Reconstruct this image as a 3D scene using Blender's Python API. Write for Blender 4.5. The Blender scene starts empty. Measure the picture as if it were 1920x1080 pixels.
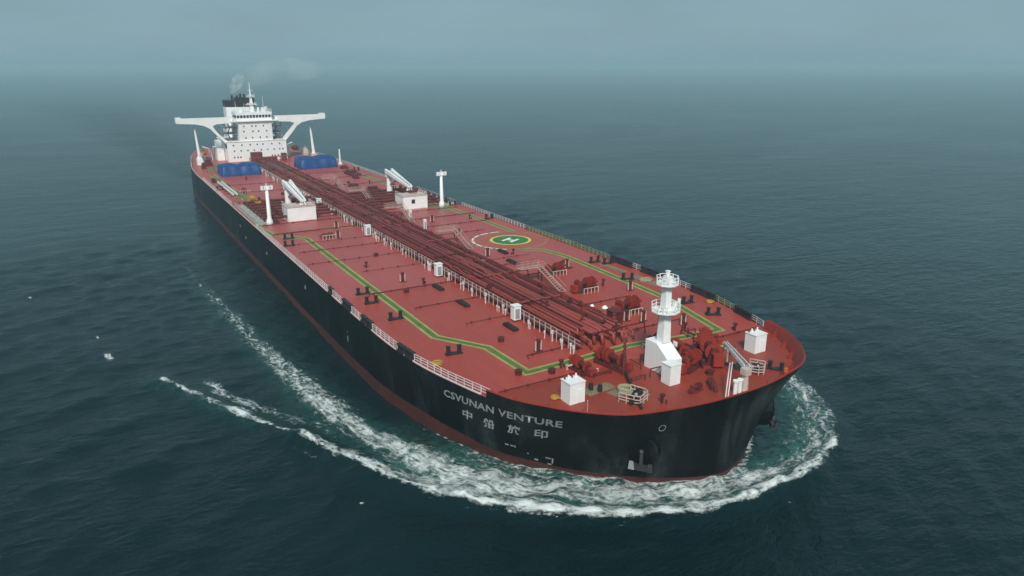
import bpy, math, random
import numpy as np
random.seed(7); rng = np.random.default_rng(11)
R = math.radians
scene = bpy.context.scene
C = scene.collection

# ------------------------------------------------------------------ camera
cam_d = bpy.data.cameras.new('camera'); cam = bpy.data.objects.new('camera', cam_d); C.objects.link(cam)
cam.location = (379.7, -64.5, 51.16)
cam.rotation_euler = (R(90 - 17.33), 0, R(149.69 - 90))
cam_d.sensor_width = 36; cam_d.lens = 25.2
cam_d.clip_start = 1; cam_d.clip_end = 40000
scene.camera = cam

# ------------------------------------------------------------------ sky, sun, exposure
SUN_EL, SUN_AZ = 44, -30            # azimuth measured from +X towards +Y
world = bpy.data.worlds.new('World'); scene.world = world; world.use_nodes = True
nt = world.node_tree; nt.nodes.clear()
out = nt.nodes.new('ShaderNodeOutputWorld'); bg = nt.nodes.new('ShaderNodeBackground')
sky = nt.nodes.new('ShaderNodeTexSky'); sky.sky_type = 'NISHITA'; sky.sun_disc = False
sky.sun_elevation = R(SUN_EL); sky.sun_rotation = R(90 - SUN_AZ)
sky.altitude = 0; sky.air_density = 1.0; sky.dust_density = 4.0; sky.ozone_density = 1.0
# an overcast veil: the blue of the clear sky is mostly replaced by an even pale grey-blue cloud sheet
tc = nt.nodes.new('ShaderNodeTexCoord'); sep = nt.nodes.new('ShaderNodeSeparateXYZ')
nt.links.new(tc.outputs['Generated'], sep.inputs[0])
ramp = nt.nodes.new('ShaderNodeValToRGB')
nt.links.new(sep.outputs['Z'], ramp.inputs[0])
cr = ramp.color_ramp
cr.elements[0].position = 0.0; cr.elements[0].color = (0.952, 1.512, 1.764, 1)
cr.elements[1].position = 0.02; cr.elements[1].color = (0.994, 1.554, 1.820, 1)
e = cr.elements.new(0.14); e.color = (0.784, 1.351, 1.568, 1)
e = cr.elements.new(0.45); e.color = (0.240, 0.900, 1.040, 1)
e = cr.elements.new(1.0); e.color = (0.520, 1.250, 1.450, 1)
mapn = nt.nodes.new('ShaderNodeMapping'); mapn.inputs['Scale'].default_value = (2.2, 2.2, 9)
nt.links.new(tc.outputs['Generated'], mapn.inputs[0])
cn = nt.nodes.new('ShaderNodeTexNoise'); cn.inputs['Scale'].default_value = 1.6; cn.inputs['Detail'].default_value = 4
nt.links.new(mapn.outputs[0], cn.inputs[0])
cmr = nt.nodes.new('ShaderNodeMapRange'); cmr.inputs[3].default_value = 0.93; cmr.inputs[4].default_value = 1.07
cmr.inputs[1].default_value = 0.3; cmr.inputs[2].default_value = 0.7
nt.links.new(cn.outputs[0], cmr.inputs[0])
vm = nt.nodes.new('ShaderNodeVectorMath'); vm.operation = 'SCALE'
nt.links.new(ramp.outputs[0], vm.inputs[0]); nt.links.new(cmr.outputs[0], vm.inputs['Scale'])
mix = nt.nodes.new('ShaderNodeMixRGB'); mix.inputs[0].default_value = 0.93
nt.links.new(sky.outputs[0], mix.inputs[1]); nt.links.new(vm.outputs[0], mix.inputs[2])
nt.links.new(mix.outputs[0], bg.inputs[0]); nt.links.new(bg.outputs[0], out.inputs[0])
bg.inputs[1].default_value = 0.1
sun_d = bpy.data.lights.new('sun', 'SUN'); sun = bpy.data.objects.new('sun', sun_d); C.objects.link(sun)
sun_d.energy = 1.5; sun_d.angle = R(11); sun_d.color = (1.0, 0.965, 0.92)
from mathutils import Vector
sd = Vector((math.cos(R(SUN_EL)) * math.cos(R(SUN_AZ)), math.cos(R(SUN_EL)) * math.sin(R(SUN_AZ)), math.sin(R(SUN_EL))))
sun.rotation_euler = sd.to_track_quat('Z', 'Y').to_euler(); sun.location = sd * 300
scene.view_settings.view_transform = 'Standard'; scene.view_settings.look = 'None'
scene.view_settings.exposure = 1.3; scene.view_settings.gamma = 1.0
scene.cycles.volume_bounces = 8
scene.cycles.max_bounces = 12
scene.cycles.volume_max_steps = 256

# ------------------------------------------------------------------ materials
def nodes(m): m.use_nodes = True; return m.node_tree, m.node_tree.nodes['Principled BSDF']
def paint(name, col, rough=0.5, var=0.12, scale=0.35, bump=0.0, streak=None, metal=0.0, dirt=None, dirt_amt=0.3, spec=0.4):
    m = bpy.data.materials.new(name); t, p = nodes(m)
    p.inputs['Roughness'].default_value = rough; p.inputs['Metallic'].default_value = metal
    p.inputs['Specular IOR Level'].default_value = spec
    tcn = t.nodes.new('ShaderNodeTexCoord'); mp = t.nodes.new('ShaderNodeMapping')
    mp.inputs['Scale'].default_value = streak or (1, 1, 1)
    t.links.new(tcn.outputs['Object'], mp.inputs[0])
    n = t.nodes.new('ShaderNodeTexNoise'); n.inputs['Scale'].default_value = scale; n.inputs['Detail'].default_value = 6
    n.inputs['Roughness'].default_value = 0.62
    t.links.new(mp.outputs[0], n.inputs[0])
    mr = t.nodes.new('ShaderNodeMapRange'); mr.inputs[1].default_value = 0.28; mr.inputs[2].default_value = 0.72
    mr.inputs[3].default_value = 1 - var; mr.inputs[4].default_value = 1 + var
    t.links.new(n.outputs[0], mr.inputs[0])
    sc = t.nodes.new('ShaderNodeVectorMath'); sc.operation = 'SCALE'; sc.inputs[0].default_value = col
    t.links.new(mr.outputs[0], sc.inputs['Scale'])
    last = sc.outputs[0]
    if dirt:
        n2 = t.nodes.new('ShaderNodeTexNoise'); n2.inputs['Scale'].default_value = scale * 0.55; n2.inputs['Detail'].default_value = 9
        n2.inputs['Roughness'].default_value = 0.72
        mp2 = t.nodes.new('ShaderNodeMapping'); mp2.inputs['Location'].default_value = (31, 17, 5)
        mp2.inputs['Scale'].default_value = streak or (1, 1, 1)
        t.links.new(tcn.outputs['Object'], mp2.inputs[0]); t.links.new(mp2.outputs[0], n2.inputs[0])
        r2 = t.nodes.new('ShaderNodeMapRange'); r2.inputs[1].default_value = 0.5; r2.inputs[2].default_value = 0.66
        r2.inputs[3].default_value = 0; r2.inputs[4].default_value = dirt_amt
        t.links.new(n2.outputs[0], r2.inputs[0])
        mx = t.nodes.new('ShaderNodeMixRGB'); mx.inputs[2].default_value = (*dirt, 1)
        t.links.new(r2.outputs[0], mx.inputs[0]); t.links.new(last, mx.inputs[1]); last = mx.outputs[0]
    t.links.new(last, p.inputs['Base Color'])
    if bump:
        b = t.nodes.new('ShaderNodeBump'); b.inputs['Strength'].default_value = bump; b.inputs['Distance'].default_value = 0.1
        t.links.new(n.outputs[0], b.inputs['Height']); t.links.new(b.outputs[0], p.inputs['Normal'])
    return m
M = {}
M['hull'] = paint('hull_black_paint', (0.0018, 0.0023, 0.0028), 0.36, 0.35, 0.30, 0.2, (1, 1, 0.14), dirt=(0.0225, 0.0274, 0.0274), dirt_amt=0.75, spec=0.08)
M['boot'] = paint('antifouling_red', (0.0766, 0.0154, 0.0126), 0.6, 0.3, 0.4, 0.2, (0.6, 0.6, 2), dirt=(0.0270, 0.0144, 0.0134), dirt_amt=0.7)
M['deck'] = paint('deck_red_oxide', (0.3696, 0.0526, 0.0358), 0.42, 0.07, 0.05, 0.0, (0.55, 1, 1), dirt=(0.3024, 0.0560, 0.0403), dirt_amt=0.5, spec=.4)
M['deckaft'] = paint('deck_red_weathered', (0.3864, 0.0694, 0.0627), 0.42, 0.07, 0.05, 0.0, (0.55, 1, 1), dirt=(0.3360, 0.0739, 0.0672), dirt_amt=0.5, spec=.4)
M['deckfore'] = paint('deck_red_brown', (0.2780, 0.0360, 0.0180), 0.45, 0.08, 0.12, 0.0, (0.55, 1, 1), dirt=(0.2090, 0.0396, 0.0242), dirt_amt=0.5, spec=.35)
M['red'] = paint('fitting_red_paint', (0.0975, 0.0158, 0.0128), 0.5, 0.3, 0.9, dirt=(0.0525, 0.0135, 0.0112), dirt_amt=0.7)
M['rack'] = paint('pipe_red_paint', (0.2479, 0.0453, 0.0367), 0.45, 0.15, 0.3, dirt=(0.1833, 0.0367, 0.0302), dirt_amt=0.6)
M['deckpipe'] = paint('deck_pipe_red', (0.1275, 0.0225, 0.0165), 0.5, 0.2, 0.6)
M['rackdark'] = paint('rack_dark_red', (0.1295, 0.0239, 0.0206), 0.55, 0.3, 0.7)
M['bulwark'] = paint('bulwark_red', (0.2600, 0.0270, 0.0170), 0.5, 0.14, 0.5)
M['white'] = paint('white_paint', (0.80, 0.81, 0.80), 0.4, 0.05, 0.5, dirt=(0.55, 0.47, 0.40), dirt_amt=0.25)
M['stairs'] = paint('faded_rail_pink', (0.42, 0.26, 0.22), 0.5, 0.25, 0.6)
M['cream'] = paint('rail_cream_paint', (0.5270, 0.4250, 0.3740), 0.5, 0.25, 0.6)
M['rail'] = paint('rail_white_paint', (0.6290, 0.5270, 0.5100), 0.5, 0.2, 0.4)
M['railyellow'] = paint('rail_yellow_paint', (0.3150, 0.3150, 0.1050), 0.5, 0.3, 0.4)
M['grey'] = paint('grey_paint', (0.2720, 0.2890, 0.2890), 0.5, 0.2, 0.6)
M['dark'] = paint('black_fittings', (0.020, 0.018, 0.020), 0.5, 0.4, 1.0, dirt=(0.06, 0.025, 0.02), dirt_amt=0.5)
M['glass'] = paint('window_glass', (0.03, 0.045, 0.055), 0.12, 0.1, 0.5, spec=0.6)
M['green'] = paint('walkway_green', (0.085, 0.150, 0.028), 0.6, 0.25, 0.5, dirt=(0.15, 0.14, 0.045), dirt_amt=0.6)
M['yellow'] = paint('walkway_yellow', (0.3300, 0.3000, 0.0900), 0.6, 0.2, 0.5, dirt=(0.3000, 0.1800, 0.0900), dirt_amt=0.7)
M['heligreen'] = paint('helideck_green', (0.0454, 0.1568, 0.0454), 0.6, 0.15, 0.6)
M['heliyellow'] = paint('helideck_yellow', (0.60, 0.56, 0.12), 0.6, 0.12, 0.6)
M['heliwhite'] = paint('helideck_white', (0.72, 0.76, 0.68), 0.6, 0.1, 0.6)
M['heliring'] = paint('clear_zone_paint', (0.3150, 0.2475, 0.1200), 0.6, 0.25, 0.5, dirt=(0.2475, 0.0562, 0.0375), dirt_amt=0.8)
M['helideck'] = paint('clear_zone_red', (0.37, 0.080, 0.052), 0.5, 0.08, 0.1)
M['olive'] = paint('olive_antislip', (0.1950, 0.1500, 0.0900), 0.7, 0.25, 0.9)
M['blue'] = paint('blue_tarpaulin', (0.005, 0.046, 0.18), 0.5, 0.3, 0.45, 0.8)
M['amber'] = paint('amber_paint', (0.4125, 0.2250, 0.0300), 0.5, 0.15, 0.6)
M['orange'] = paint('orange_paint', (0.65, 0.14, 0.03), 0.5, 0.1, 0.6)
M['rope'] = paint('rope_fibre', (0.3000, 0.2700, 0.1650), 0.85, 0.35, 2.5, 0.5)
M['letters'] = paint('hull_lettering_white', (0.3143, 0.3359, 0.3251), 0.55, 0.2, 0.8)
M['anchor'] = paint('anchor_steel', (0.0350, 0.0350, 0.0350), 0.6, 0.35, 1.2, dirt=(0.0420, 0.0280, 0.0175), dirt_amt=0.5)
M['pale'] = paint('worn_pale_steel', (0.3570, 0.3400, 0.3145), 0.6, 0.35, 1.2)

# ------------------------------------------------------------------ mesh collector
class MB:
    def __init__(s): s.v = []; s.f = []; s.m = []
    def add(s, vs, fs, mi=0):
        b = len(s.v); s.v += [tuple(map(float, v)) for v in vs]; s.f += [tuple(b + i for i in f) for f in fs]; s.m += [mi] * len(fs); return s
    def box(s, cx, cy, z0, sx, sy, sz, rz=0.0, tx=1.0, ty=1.0, mi=0):
        c, n = math.cos(rz), math.sin(rz); vs = []
        for k, z in ((1, z0), (0, z0 + sz)):
            for a, b in ((-1, -1), (1, -1), (1, 1), (-1, 1)):
                x = a * sx / 2 * (1 if k else tx); y = b * sy / 2 * (1 if k else ty)
                vs.append((cx + x * c - y * n, cy + x * n + y * c, z))
        return s.add(vs, [(3, 2, 1, 0), (4, 5, 6, 7), (0, 1, 5, 4), (1, 2, 6, 5), (2, 3, 7, 6), (3, 0, 4, 7)], mi)
    def tube(s, pts, r, n=6, mi=0, cap=True):
        pts = [Vector(p) for p in pts]; k = len(pts)
        rs = r if isinstance(r, (list, tuple)) else [r] * k
        vs = []; fs = []
        for i, p in enumerate(pts):
            d = (pts[min(i + 1, k - 1)] - pts[max(i - 1, 0)]).normalized()
            up = Vector((0, 0, 1)) if abs(d.z) < 0.95 else Vector((1, 0, 0))
            a = d.cross(up).normalized(); b = a.cross(d)
            for j in range(n):
                t = 2 * math.pi * (j + 0.5) / n; vs.append(p + (a * math.cos(t) + b * math.sin(t)) * rs[i])
        for i in range(k - 1):
            for j in range(n):
                q = (j + 1) % n; fs.append((i * n + q, i * n + j, (i + 1) * n + j, (i + 1) * n + q))
        if cap:
            fs.append(tuple(range(n))); fs.append(tuple((k - 1) * n + j for j in range(n - 1, -1, -1)))
        return s.add(vs, fs, mi)
    def prism_y(s, prof, y0, y1, mi=0):          # profile in x,z extruded along y
        n = len(prof); vs = [(x, y0, z) for x, z in prof] + [(x, y1, z) for x, z in prof]
        fs = [tuple(range(n)), tuple(range(2 * n - 1, n - 1, -1))] + [(i, i + n, (i + 1) % n + n, (i + 1) % n) for i in range(n)]
        return s.add(vs, fs, mi)
    def prism_x(s, prof, x0, x1, mi=0):          # profile in y,z extruded along x
        n = len(prof); vs = [(x0, y, z) for y, z in prof] + [(x1, y, z) for y, z in prof]
        fs = [tuple(range(n)), tuple(range(2 * n - 1, n - 1, -1))] + [(i, i + n, (i + 1) % n + n, (i + 1) % n) for i in range(n)]
        return s.add(vs, fs, mi)
    def prism_z(s, poly, z0, z1, mi=0):
        n = len(poly); vs = [(x, y, z0) for x, y in poly] + [(x, y, z1) for x, y in poly]
        fs = [tuple(range(n - 1, -1, -1)), tuple(range(n, 2 * n))] + [(i, (i + 1) % n, (i + 1) % n + n, i + n) for i in range(n)]
        return s.add(vs, fs, mi)
    def mesh(s, name, mats, smooth=False):
        me = bpy.data.meshes.new(name); me.from_pydata(s.v, [], s.f)
        for m in (mats if isinstance(mats, (list, tuple)) else [mats]): me.materials.append(M[m] if isinstance(m, str) else m)
        me.polygons.foreach_set('material_index', s.m)
        if smooth: me.polygons.foreach_set('use_smooth', [True] * len(me.polygons))
        me.update(); return me
    def build(s, name, mats, parent=None, loc=(0, 0, 0), smooth=False, label=None):
        o = bpy.data.objects.new(name, s.mesh(name, mats, smooth)); C.objects.link(o); o.location = loc
        o.parent = parent
        if label: o['label'] = label
        return o
def inst(name, me, parent, loc, rz=0.0, sc=1.0, label=None):
    o = bpy.data.objects.new(name, me); C.objects.link(o); o.parent = parent; o.location = loc
    o.rotation_euler = (0, 0, rz); o.scale = (sc,) * 3 if not isinstance(sc, tuple) else sc
    if label: o['label'] = label
    return o
def node(name, parent, loc=(0, 0, 0), rz=0.0, label=None):
    return inst(name, None, parent, loc, rz, 1.0, label)
def dup(o, loc, rz=0.0, sc=None, label=None):
    c = o.copy(); C.objects.link(c); c.parent = o.parent; c.location = loc; c.rotation_euler = (0, 0, rz)
    if sc: c.scale = (sc,) * 3
    if label: c['label'] = label
    elif 'label' in c: del c['label']
    for ch in list(o.children):
        d = ch.copy(); C.objects.link(d); d.parent = c
    return c
def tag(o, label, cat, group=None, kind=None):
    if label: o['label'] = label
    if cat: o['category'] = cat
    if group: o['group'] = group
    if kind: o['kind'] = kind
    return o
def circle(cx, cy, r, n=48, a0=0, a1=2 * math.pi):
    return [(cx + r * math.cos(a0 + (a1 - a0) * i / n), cy + r * math.sin(a0 + (a1 - a0) * i / n)) for i in range(n)]

# ------------------------------------------------------------------ hull form
F = 10.65                                         # main deck above the water
TOP = [(240, 30), (270, 30), (285, 29.7), (294, 28.9), (303, 26.9), (308.5, 25.3), (311.2, 24.4), (314.4, 22.6), (318.2, 19.8), (321.8, 15.5), (323.4, 10.6), (324.4, 5.4), (324.7, 0)]
WLC = [(240, 30), (262, 30), (276, 29.7), (284, 28.9), (292, 27.2), (302.6, 23.8), (308.9, 19.6), (314.3, 14.9), (318.7, 9.8), (321.9, 4.6), (323.2, 0)]
STERN = [(-14, 0.01, 0.01), (-14, 14, 6), (-13, 17.5, 9), (-6, 20.5, 14), (8, 23, 19), (25, 25.2, 24.5), (45, 27.6, 28), (62, 29.2, 29.6), (80, 30, 30), (100, 30, 30), (130, 30, 30), (160, 30, 30), (190, 30, 30), (215, 30, 30), (232, 30, 30)]
def resample(pts, n):
    p = np.array([2 * np.array(pts[0]) - np.array(pts[1])] + list(pts) + [(pts[-2][0], -pts[-2][1])], float); o = []
    for i in range(1, len(p) - 2):
        for t in np.linspace(0, 1, 24, endpoint=False):
            a, b, c, d = p[i - 1:i + 3]
            o.append(.5 * ((2 * b) + (-a + c) * t + (2 * a - 5 * b + 4 * c - d) * t * t + (-a + 3 * b - 3 * c + d) * t ** 3))
    o.append(p[-2]); o = np.array(o); s = np.r_[0, np.cumsum(np.linalg.norm(np.diff(o, axis=0), axis=1))]
    u = np.linspace(0, s[-1], n)
    return np.stack([np.interp(u, s, o[:, 0]), np.interp(u, s, o[:, 1])], 1)
NB = 90
TB = resample(TOP, NB); WB = resample(WLC, NB)
TC = np.vstack([np.array([(a, b) for a, b, c in STERN]), TB]); WC = np.vstack([np.array([(a, c) for a, b, c in STERN]), WB])
NS = len(STERN); NT = len(TC)
def hp(i, z, side=-1, off=0.0):                   # i: float station index in the bow range
    i = min(max(i, 0), NB - 1); a = int(min(i, NB - 2)); f = i - a
    t = TB[a] * (1 - f) + TB[a + 1] * f; w = WB[a] * (1 - f) + WB[a + 1] * f
    q = w + (t - w) * (max(z, 0) / 12.3) ** 1.2
    d = TB[a + 1] - TB[a]; n = np.array([-d[1], d[0]]); n /= np.linalg.norm(n); n = n if n[1] > 0 else -n
    if i > NB - 3: n = np.array([1.0, 0.0])
    q = q + n * off
    return (q[0], q[1] * (-side) * -1 if side > 0 else -q[1], z)
def sect(k, z, off=0.0):
    w, t = WC[k], TC[k]; q = w + (t - w) * (max(z, 0) / 12.3) ** 1.2
    return q
def boot(k):
    x = TC[k][0]
    return float(np.interp(x, [0, 240, 275, 292, 302, 311, 318, 325], [1.7, 1.7, 2.3, 2.6, 2.1, 1.35, 1.0, 0.9]))
def bulw(x): return float(np.interp(x, [306, 309, 318, 325], [1.25, 1.35, 1.7, 1.85]))

ship = bpy.data.objects.new('oil_tanker', None); C.objects.link(ship)
tag(ship, 'huge black hulled oil tanker with red deck steaming towards the viewer', 'ship')

tt = M['hull'].node_tree; pb = tt.nodes['Principled BSDF']; tcc = tt.nodes.new('ShaderNodeTexCoord'); sx = tt.nodes.new('ShaderNodeSeparateXYZ'); cx_ = tt.nodes.new('ShaderNodeCombineXYZ')
tt.links.new(tcc.outputs['Object'], sx.inputs[0]); ax_ = tt.nodes.new('ShaderNodeMath'); ax_.operation = 'SUBTRACT'; tt.links.new(sx.outputs[0], ax_.inputs[0]); tt.links.new(sx.outputs[1], ax_.inputs[1])
tt.links.new(ax_.outputs[0], cx_.inputs[0]); tt.links.new(sx.outputs[2], cx_.inputs[1])
br = tt.nodes.new('ShaderNodeTexBrick'); br.inputs['Scale'].default_value = 1.0; br.inputs['Brick Width'].default_value = 9.0; br.inputs['Row Height'].default_value = 2.7; br.inputs['Mortar Size'].default_value = .06; br.inputs['Mortar Smooth'].default_value = .6
br.inputs['Color1'].default_value = (.85, .85, .85, 1); br.inputs['Color2'].default_value = (1.25, 1.25, 1.25, 1); br.inputs['Mortar'].default_value = (1.9, 1.8, 1.7, 1); tt.links.new(cx_.outputs[0], br.inputs['Vector'])
bn = tt.nodes.new('ShaderNodeTexNoise'); bn.inputs['Scale'].default_value = .11; bn.inputs['Detail'].default_value = 5; tt.links.new(tcc.outputs['Object'], bn.inputs[0])
b2 = tt.nodes.new('ShaderNodeMapRange'); b2.inputs[1].default_value = .48; b2.inputs[2].default_value = .68; b2.inputs[3].default_value = 1; b2.inputs[4].default_value = 2.6; tt.links.new(bn.outputs[0], b2.inputs[0])
src = pb.inputs['Base Color'].links[0].from_socket; m1 = tt.nodes.new('ShaderNodeVectorMath'); m1.operation = 'MULTIPLY'; tt.links.new(src, m1.inputs[0]); tt.links.new(br.outputs['Color'], m1.inputs[1])
m2 = tt.nodes.new('ShaderNodeVectorMath'); m2.operation = 'SCALE'; tt.links.new(m1.outputs[0], m2.inputs[0]); tt.links.new(b2.outputs[0], m2.inputs['Scale']); tt.links.new(m2.outputs[0], pb.inputs['Base Color'])
def skin(name, zs_of_k, mat, label=None):
    mb = MB(); vs = []; nz = len(zs_of_k(0))
    order = [(k, -1) for k in range(NT)] + [(k, 1) for k in range(NT - 2, 0, -1)]
    for k, sgn in order:
        for z in zs_of_k(k):
            q = sect(k, z); vs.append((q[0], q[1] * sgn, z))
    n = len(order); fs = []
    for i in range(n):
        j = (i + 1) % n
        for a in range(nz - 1): fs.append((i * nz + a, j * nz + a, j * nz + a + 1, i * nz + a + 1))
    mb.add(vs, fs); return mb.build(name, mat, ship, smooth=True, label=label)
skin('hull', lambda k: [boot(k)] + [boot(k) + (F - 0.02 - boot(k)) * t for t in (.12, .25, .4, .55, .7, .85, 1)], 'hull', 'black painted hull side')
skin('boot_topping', lambda k: [-3, -1, 0, boot(k) * .5, boot(k) - 0.001], 'boot', 'dull red band along the waterline')

# bulwark round the bow: outer face carries on the flare, inner face red
mb = MB(); vs = []
ks = [k for k in range(NT) if TC[k][0] > 306.6]
order = [(k, -1) for k in ks] + [(k, 1) for k in reversed(ks[:-1])]
for k, sgn in order:
    x = TC[k][0]; z1 = F + bulw(x)
    d = TC[min(k + 1, NT - 1)] - TC[k - 1]; nn = np.array([-d[1], d[0]]); nn /= np.linalg.norm(nn); nn = nn if nn[1] > 0 else -nn
    if k == NT - 1: nn = np.array([1.0, 0])
    a = sect(k, F); b = sect(k, z1)
    for q, z in ((a, F - 0.02), (b, z1), (b - nn * 0.32, z1 + 0.004), (a - nn * 0.36, F + 0.01)):
        vs.append((q[0], q[1] * sgn, z))
n = len(order); fo = []; fi = []
for i in range(n - 1):
    A = i * 4; B = A + 4
    fo += [(A, B, B + 1, A + 1)]; fi += [(A + 1, B + 1, B + 2, A + 2), (A + 2, B + 2, B + 3, A + 3)]
fo += [(0, 1, 2, 3)]; e4 = (n - 1) * 4; fo += [(e4 + 3, e4 + 2, e4 + 1, e4)]
mb.add(vs, fo, 0); mb.add(vs, fi, 1)
bw = mb.build('bulwark', ['hull', 'bulwark'], ship, label='raised bulwark curving round the bow, red inside')
mb = MB()
mb.tube([(sect(k, F + 1.6)[0] - .1, sect(k, F + 1.6)[1] * s, F + bulw(TC[k][0]) + .06) for k, s in order], 0.09, 6)
mb.build('bulwark_cap', 'bulwark', bw)
for i in range(4, n - 4, 4):
    k, sgn = order[i]; q = sect(k, F); c = np.array([q[0], q[1] * sgn]); inn = np.array([300, 0]) - c; inn /= np.linalg.norm(inn)
    ang = math.atan2(inn[1], inn[0]); h = bulw(q[0])
    m_ = MB().prism_y([(0.38, 0.0), (0.40, h * .88), (1.15, 0.0)], -0.05, 0.05)
    o = m_.build('bulwark_stay', 'bulwark', bw, (c[0], c[1], F + .01)); o.rotation_euler = (0, 0, ang)

# deck, painted in three areas of different age
def deck_area(x0, x1, mat, label):
    xs = sorted({x0, x1} | {sect(k, F)[0] for k in range(NT) if x0 < sect(k, F)[0] < x1})
    kx = [sect(k, F)[0] for k in range(NT)]; ky = [sect(k, F)[1] for k in range(NT)]; ycuts = 5; vs = []
    for x in xs:
        y = float(np.interp(x, kx, ky))
        for j in range(ycuts): vs.append((x, -y + 2 * y * j / (ycuts - 1), F))
    fs = [(k * ycuts + j, (k + 1) * ycuts + j, (k + 1) * ycuts + j + 1, k * ycuts + j + 1) for k in range(len(xs) - 1) for j in range(ycuts - 1)]
    return MB().add(vs, fs).build('main_deck', mat, ship, label=label)
for dmn in ('deck', 'deckaft', 'deckfore'):          # plate seams: faint raised weld lines, 12 m by 3.2 m plates
    tt = M[dmn].node_tree; pb = tt.nodes['Principled BSDF']; tcc = tt.nodes.new('ShaderNodeTexCoord')
    br = tt.nodes.new('ShaderNodeTexBrick'); br.inputs['Scale'].default_value = 1.0; br.inputs['Brick Width'].default_value = 12.0; br.inputs['Row Height'].default_value = 3.2
    br.inputs['Mortar Size'].default_value = .09; br.inputs['Mortar Smooth'].default_value = .5
    br.inputs['Color1'].default_value = (1, 1, 1, 1); br.inputs['Color2'].default_value = (.93, .93, .93, 1); br.inputs['Mortar'].default_value = (.80, .78, .78, 1)
    tt.links.new(tcc.outputs['Object'], br.inputs['Vector'])
    sn = tt.nodes.new('ShaderNodeTexNoise'); sn.inputs['Scale'].default_value = .9; sn.inputs['Detail'].default_value = 8; sn.inputs['Roughness'].default_value = .75
    smp = tt.nodes.new('ShaderNodeMapping'); smp.inputs['Scale'].default_value = (.10, 1, 1); tt.links.new(tcc.outputs['Object'], smp.inputs[0]); tt.links.new(smp.outputs[0], sn.inputs[0])
    srr = tt.nodes.new('ShaderNodeMapRange'); srr.inputs[1].default_value = .35; srr.inputs[2].default_value = .7; srr.inputs[3].default_value = .93; srr.inputs[4].default_value = 1.08; tt.links.new(sn.outputs[0], srr.inputs[0])
    src = pb.inputs['Base Color'].links[0].from_socket
    m1 = tt.nodes.new('ShaderNodeMixRGB'); m1.blend_type = 'MULTIPLY'; m1.inputs[0].default_value = .55; tt.links.new(src, m1.inputs[1]); tt.links.new(br.outputs['Color'], m1.inputs[2])
    m2 = tt.nodes.new('ShaderNodeVectorMath'); m2.operation = 'SCALE'; tt.links.new(m1.outputs[0], m2.inputs[0]); tt.links.new(srr.outputs[0], m2.inputs['Scale'])
    tt.links.new(m2.outputs[0], pb.inputs['Base Color'])
deck_area(sect(1, F)[0], 258.3, 'deckaft', 'weathered pinkish red deck from the bridge to forward of amidships')
deck_area(258.3, 306.2, 'deck', 'brighter red painted deck behind the forecastle')
deck_area(306.2, sect(NT - 1, F)[0], 'deckfore', 'darker brown red deck of the forecastle')

# deck seams: low transverse stiffener lines and cargo pipes running outboard
def yhalf(x): return float(np.interp(x, [sect(k, F)[0] for k in range(NT)], [sect(k, F)[1] for k in range(NT)]))
def on_deck(x): return (x, 0, F)
seams = []
for x, y0, y1, h in [(258.3, -24, -6, .3), (269.6, -19.6, -7, .22), (297.6, -14, -6, .3), (306.2, -23.5, -10, .28), (281, -15.5, -7, .16), (243, -20, -7, .13), (232, -28, -7, .16), (221, -27, -7, .2), (213, -26, -7, .13), (200, -28, -7, .35), (188, -28, -7, .25), (168, -28, -7, .2), (150, -28, -7, .2), (132, -28, -7, .2), (115, -28, -7, .2),
                     (253, 7, 15, .2), (262, 7, 19, .35), (248, 6, 17, .15), (283, 6, 17, .25), (297, 6, 18, .25), (306.3, 12, 24, .28), (221, 7, 20, .2), (211, 7, 27, .25), (200.5, 7, 28, .3), (190, 7, 28, .2), (170, 7, 28, .25), (151, 7, 28, .2), (133, 7, 28, .2), (115, 7, 28, .2), (100, 7, 28, .2)]:
    m_ = MB(); r_ = h * .33; zc = F + 0.12 + r_
    m_.tube([(x, y0, zc), (x, y1, zc)], r_, 6)
    m_.tube([(x, y0, zc), (x + 1.0, y0 - .3, F + .1)], r_ * .8, 6)
    for yy in np.arange(y0 + 1, y1, 3.4): m_.box(x, yy, F, .3, .25, .35)
    m_.build('deck_pipe', 'deckpipe', ship)

# green non-slip walkway with yellow edge lines
def strip(name, pts, w, z, mat, parent, label=None):
    pts = np.array(pts, float); n = len(pts); L = []; Rr = []
    for i in range(n):
        a = pts[i] - pts[i - 1] if i else pts[1] - pts[0]; b = pts[i + 1] - pts[i] if i < n - 1 else a
        a = a / np.linalg.norm(a); b = b / np.linalg.norm(b); nn = np.array([-(a + b)[1], (a + b)[0]]); nn /= np.linalg.norm(nn)
        m = w / 2 / max(0.4, abs(nn @ np.array([-a[1], a[0]]))); L.append(pts[i] + nn * m); Rr.append(pts[i] - nn * m)
    vs = [(p[0], p[1], z) for p in L] + [(p[0], p[1], z) for p in Rr]
    return MB().add(vs, [(i + n, i + 1 + n, i + 1, i) for i in range(n - 1)]).build(name, mat, parent, label=label)
WS = [(84, -25), (112, -24), (150, -24.3), (176, -27.6), (190, -29), (199, -28), (207.6, -21.8), (245, -22), (283.7, -22.2), (291.6, -17.3), (302.4, -16.9), (302.2, -8), (301.6, 1.5), (303.2, 11), (303.6, 18.3), (287.4, 21.9), (279.9, 22.3), (263, 23), (253, 23.2), (246, 22), (242.5, 17.5)]
WP = [(226.5, 25.5), (215, 25.5), (199, 25.2), (170, 25.4), (130, 25.2), (96, 25)]
for pts in (WS, WP):
    w = strip('walkway_border', pts, 1.75, F + .012, 'yellow', ship, 'yellow edge line of the green walkway')
    strip('walkway', pts, .85, F + .024, 'green', w)
strip('walkway_border', [(199, -28), (199.5, -18), (200.5, -8)], .8, F + .03, 'yellow', ship)
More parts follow.
